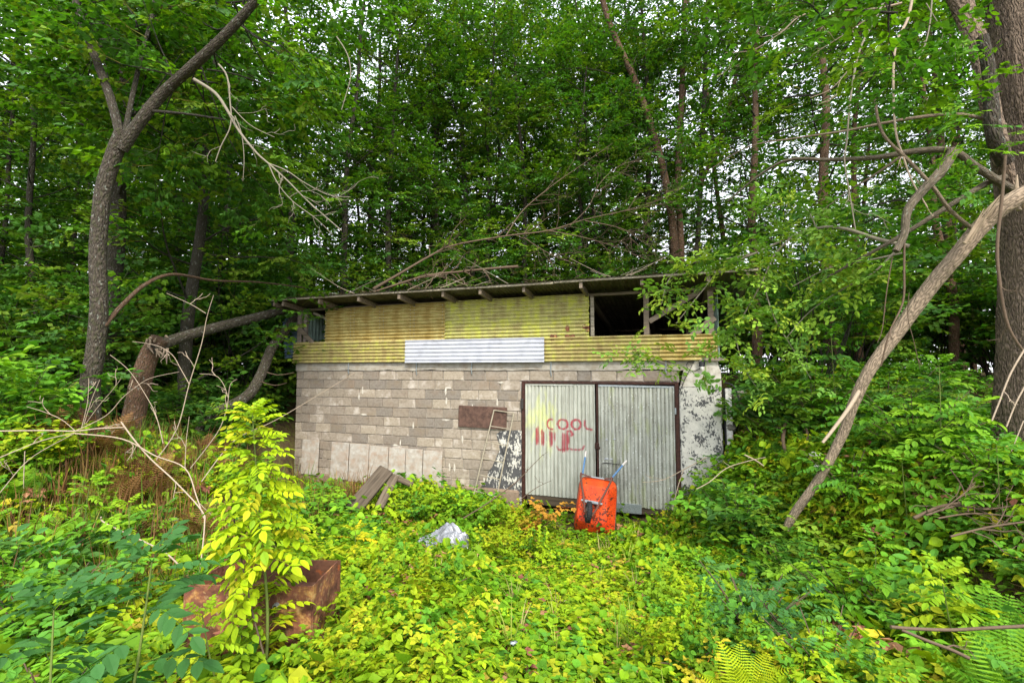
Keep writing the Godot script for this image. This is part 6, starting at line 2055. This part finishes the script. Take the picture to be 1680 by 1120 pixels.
	for f in [["dead brown fern standing over the litter by the rotten log", 250, 5.6], ["dead brown fern leaning near the foot of the snapped tree", 300, 6.4], ["withered brown fern below the bare arching twigs", 190, 5.0], ["withered rusty fern between the bank brambles and the wall corner", 380, 7.0], ["collapsed brown fern at the edge of the bank above the rusty tank", 330, 4.9], ["dry brown fern beside the small green fern on the litter bank", 60, 5.4], ["tall dry fern in front of the curved mossy trunk", 345, 7.6], ["dry rusty fern in front of the forked tree's foot", 150, 5.7]]:
		fern(f[0], f[1], 800, f[2], 9, rr(0.9, 1.25), [Color(0.24, 0.115, 0.045), Color(0.30, 0.16, 0.06), Color(0.17, 0.08, 0.035)])
	willow()


# leafy living branch that hangs in front of the open end of the loft
func willow() -> void:
	var o := thing("willow_branch", "living willow branch with pale green leaves hanging before the open loft end", "branch")
	var d := 5.3
	var out := []
	var tint := PackedColorArray()
	for s in [
		[[[1492, 404, d - 0.5], [1440, 392, d - 0.4], [1390, 376, d - 0.3], [1348, 373, d - 0.2], [1300, 388, d], [1240, 415, d + 0.1], [1185, 440, d + 0.2], [1150, 480, d + 0.2], [1110, 530, d + 0.2]], 0.022, 0.005, 30],
		[[[1300, 388, d], [1270, 420, d], [1252, 460, d], [1230, 500, d + 0.1], [1205, 545, d + 0.1]], 0.012, 0.004, 22],
		[[[1240, 415, d + 0.1], [1190, 425, d + 0.2], [1140, 430, d + 0.3], [1100, 455, d + 0.3], [1085, 500, d + 0.3]], 0.009, 0.003, 16],
		[[[1230, 500, d + 0.1], [1190, 560, d + 0.1], [1130, 600, d], [1075, 590, d], [1020, 575, d]], 0.007, 0.003, 15],
		[[[1340, 373, d - 0.2], [1320, 340, d - 0.1], [1280, 330, d], [1250, 345, d]], 0.007, 0.003, 10],
		[[[1252, 460, d], [1270, 520, d], [1300, 570, d], [1330, 620, d]], 0.007, 0.003, 13],
		[[[1470, 412, d - 0.5], [1430, 450, d - 0.4], [1390, 470, d - 0.2], [1330, 510, d], [1290, 555, d]], 0.012, 0.004, 12],
		[[[1205, 545, d + 0.1], [1220, 600, d], [1245, 640, d]], 0.005, 0.003, 8],
		[[[1480, 415, d - 0.5], [1420, 428, d - 0.4], [1360, 440, d - 0.2], [1300, 470, d]], 0.010, 0.004, 10]]:
		var g := Geo.new()
		var q := limb(g, px_path(s[0]), s[1], s[2], 6, 5, 0.0)
		part("bough", g.mesh(), mats.twig_grey, o)
		for k in int(s[3] * 2.6):
			var i := mini(int((0.25 + 0.75 * rng.randf()) * (q.size() - 1)), q.size() - 2)
			var p := q[i].lerp(q[i + 1], rng.randf())
			out.append(spray_at(p + rdir() * 0.10, rdir() + Vector3(-0.2, -0.05, 0.15), rr(0.5, 0.95)))
			tint.append(pick([Color(0.20, 0.36, 0.045), Color(0.26, 0.42, 0.04), Color(0.15, 0.30, 0.05), Color(0.33, 0.44, 0.04)]))
	add_crown(o, near_sprays, out, tint, "foliage", "leaf_near")


# ---------------------------------------------------------------- ground cover
# the plant's own green: lime where one species thrives, greener where another does, some turning
func cover_colour(patch: float) -> Color:
	if rng.randf() < 0.07:
		return pick([Color(0.55, 0.45, 0.03), Color(0.50, 0.36, 0.05), Color(0.45, 0.22, 0.12), Color(0.32, 0.12, 0.08)], 0.2)
	var mix := patch * 0.9 + rr(-0.5, 0.5)
	if mix > 0.0:
		return pick(LIME, 0.2)
	return pick([Color(0.17, 0.33, 0.012), Color(0.14, 0.30, 0.012), Color(0.21, 0.36, 0.012)] if mix > -0.4 else GREEN, 0.22)


func make_ground_cover() -> void:
	rng.seed = 707
	var lots := [[], [], [], [], [], []]
	var cols := [PackedColorArray(), PackedColorArray(), PackedColorArray(), PackedColorArray(), PackedColorArray(), PackedColorArray()]
	var tall := [[], [], [], []]
	var tallc := [PackedColorArray(), PackedColorArray(), PackedColorArray(), PackedColorArray()]
	var lit := [[], []]
	var litc := [PackedColorArray(), PackedColorArray()]
	var gr := [[], []]
	var grc := [PackedColorArray(), PackedColorArray()]
	var tank := at(415, 1085, 2.95)
	var barrow := wall_point(6.18, 0, 0.6)
	var sheet := at(726, 872, 5.65)
	var bare := [[1224, 2.6, 0.30], [1225, 2.2, 0.26], [1225, 1.9, 0.2], [1680, 2.75, 0.4], [1680, 2.3, 0.4], [1650, 3.1, 0.3], [1600, 2.4, 0.3], [1540, 2.5, 0.32], [1650, 2.3, 0.3], [1580, 2.7, 0.25], [1590, 3.75, 0.3], [1640, 3.7, 0.3], [1450, 3.6, 0.25]].map(func(s): return Vector3((s[0] - 840.0) / FOCAL * s[1], s[2], -s[1]))
	for k in 34000:
		var z := -1.3 - 7.6 * pow(rng.randf(), 0.85)
		var x := rr(1.15, -1.15) * z
		if absf(x) > 6.5:
			continue
		var r := Vector3(x, 0, z) - WALL_O
		var u := r.dot(WALL_U)
		var w := r.dot(WALL_N)
		if w < 0.14 and u > -0.2 and u < 8.3:
			continue
		if Vector2(x - barrow.x, z - barrow.z).length() < 0.30 or Vector2((x - sheet.x) * 0.8, z - sheet.z).length() < 0.28:
			continue
		if Vector2(x - tank.x, (z - tank.z) * 1.6).length() < 0.46:
			continue
		if bare.any(func(s: Vector3): return Vector2(x - s.x, z - s.z).length() < s.y) and rng.randf() < 0.8:
			if k % 3 == 0:
				lit[k % 2].append(Transform3D(Basis(Vector3.UP, rr(0, TAU)), on_ground(x, z)))
				litc[k % 2].append(pick([Color(0.20, 0.11, 0.05), Color(0.14, 0.07, 0.035), Color(0.30, 0.20, 0.09)], 0.3))
			continue
		var p := on_ground(x, z)
		# trodden path from the doors towards the viewer
		var path := 1.0 - sm(0.35, 1.25, absf(x - 0.6))
		var left_bank := sm(-1.9, -2.6, x) * sm(-2.6, -3.6, z)
		var patch := noise.get_noise_2d(x * 22.0, z * 22.0)
		var before_door := sm(1.3, 0.5, w) * sm(4.9, 5.3, u) * sm(7.6, 7.2, u)
		var y := rr(0.8, 1.45)
		var q := Basis(Vector3.UP, rr(0, TAU))
		var tilt := Basis(Vector3(rr(-1, 1), 0, rr(-1, 1)).normalized(), rr(0.0, 0.3))
		var roll := rng.randf()
		if roll < 0.10 + 0.72 * left_bank + 0.3 * before_door:
			var i := k % 2
			lit[i].append(Transform3D((tilt * q).scaled_local(Vector3.ONE * rr(0.7, 1.4)), p))
			litc[i].append(pick([Color(0.20, 0.11, 0.05), Color(0.14, 0.07, 0.035), Color(0.30, 0.20, 0.09), Color(0.34, 0.26, 0.16), Color(0.22, 0.09, 0.04)], 0.35))
			if left_bank > 0.4 and rng.randf() < 0.7:
				continue
		if before_door > 0.3 and rng.randf() < 0.75 * before_door:
			continue
		var c := cover_colour(patch)
		var side := 1.0 - path
		var low := z > -3.0 and x / z > 0.345 and x / z < 0.705
		if rng.randf() < (1.0 - 0.8 * left_bank) * (0.05 * side + 0.07 * side * sm(0.0, 0.5, patch + 0.3)) and w > 0.35 and not low:
			var i := k % 4
			tall[i].append(Transform3D((tilt * q).scaled_local(Vector3.ONE * rr(0.35, 0.75)), p - Vector3(0, 0.02, 0)))
			tallc[i].append(c)
		else:
			var i := k % 4
			if rng.randf() < 0.09 + 0.08 * clampf(patch * 2.0, -1.0, 1.0):
				i = 4
			elif rng.randf() < 0.20 - 0.12 * clampf(patch * 2.0, -1.0, 1.0):
				i = 5
			if i == 5 and c.r > c.g * 0.9:
				i = 0
			lots[i].append(Transform3D((tilt * q).scaled_local(Vector3(y, y * rr(0.6, 1.2 + 0.8 * side), y) * lerpf(1.15, 0.82, path)), p - Vector3(0, 0.01, 0)))
			cols[i].append(c)
		if roll > 0.985:
			var i := k % 2
			gr[i].append(Transform3D(q.scaled_local(Vector3.ONE * rr(0.6, 1.2)), p))
			grc[i].append(pick([Color(0.16, 0.30, 0.03), Color(0.30, 0.34, 0.06), Color(0.45, 0.36, 0.16)], 0.3))
	for s in [["low_leaves", clovers, lots, cols, "carpet of small three-part green and yellow leaves covering the yard", "leaf_near"], ["bramble_leaves", brambles, tall, tallc, "scattered taller bramble shoots growing through the leaf carpet", "leaf_near"], ["leaf_litter", litters, lit, litc, "brown fallen leaves and twigs littering the ground", "litter"], ["grass", grasses, gr, grc, "thin grass blades scattered through the leaf carpet", "leaf_near"]]:
		var o := Node3D.new()
		o.name = numbered(s[0])
		add_child(o)
		tag(o, s[4], "ground cover", "", "stuff")
		for i in (s[1] as Array).size():
			if (s[2][i] as Array).size():
				swarm("plants" if s[0] != "leaf_litter" else "leaves", s[1][i], mats[s[5]], o, s[2][i], s[3][i])
	# bank: dry stalks, brambles, litter
	var st := [[], []]
	var stc := [PackedColorArray(), PackedColorArray()]
	var br := [[], [], [], []]
	var brc := [PackedColorArray(), PackedColorArray(), PackedColorArray(), PackedColorArray()]
	for k in 4200:
		var x := rr(-7.5, -2.4)
		var z := rr(-8.5, -3.0)
		if k % 2:
			x = rr(2.6, 7.5)
			z = rr(-9.0, -2.2)
		var r := Vector3(x, 0, z) - WALL_O
		var u := r.dot(WALL_U)
		if r.dot(WALL_N) < 0.2 and u > -0.2 and u < 8.3:
			continue
		var p := on_ground(x, z)
		if k % 2 == 0:
			var i := (k / 2) % 2
			st[i].append(Transform3D(Basis(Vector3.UP, rr(0, TAU)).scaled_local(Vector3(1, rr(0.8, 1.5), 1) * rr(0.8, 1.6)), p))
			stc[i].append(pick([Color(0.24, 0.12, 0.04), Color(0.17, 0.08, 0.035), Color(0.32, 0.19, 0.07), Color(0.15, 0.19, 0.03), Color(0.12, 0.22, 0.03)], 0.3))
		elif rng.randf() < 0.42:
			var i := (k / 2) % 4
			br[i].append(Transform3D(Basis(Vector3.UP, rr(0, TAU)).scaled_local(Vector3.ONE * rr(0.6, 1.25)), p - Vector3(0, 0.03, 0)))
			brc[i].append(pick(GREEN + MID, 0.25))
	for s in [["dry_stalks", grasses, st, stc, "brown dry stalks standing over the litter of the shaded bank"], ["bank_brambles", brambles, br, brc, "green bramble growth covering the bank under the great tree"]]:
		var o := Node3D.new()
		o.name = numbered(s[0])
		add_child(o)
		tag(o, s[4], "ground cover", "", "stuff")
		for i in (s[1] as Array).size():
			if (s[2][i] as Array).size():
				swarm("plants", s[1][i], mats.leaf_near, o, s[2][i], s[3][i])
	# leaves and moss fallen on the roof
	var rf := []
	var rfc := PackedColorArray()
	for k in 900:
		var w := rr(-2.0, 0.60)
		rf.append(Transform3D(Basis(Vector3.UP, rr(0, TAU)).scaled_local(Vector3.ONE * rr(0.6, 1.3)), wall_point(rr(-0.05, 8.55), 3.675 - 0.108 * (0.62 - w), w)))
		rfc.append(pick([Color(0.12, 0.07, 0.04), Color(0.08, 0.05, 0.03), Color(0.20, 0.14, 0.08), Color(0.08, 0.10, 0.02)], 0.4))
	var o := swarm("roof_litter", litters[0], mats.litter, self, rf, rfc)
	tag(o, "brown leaves and twigs lying on the shed roof", "leaf litter", "", "stuff")
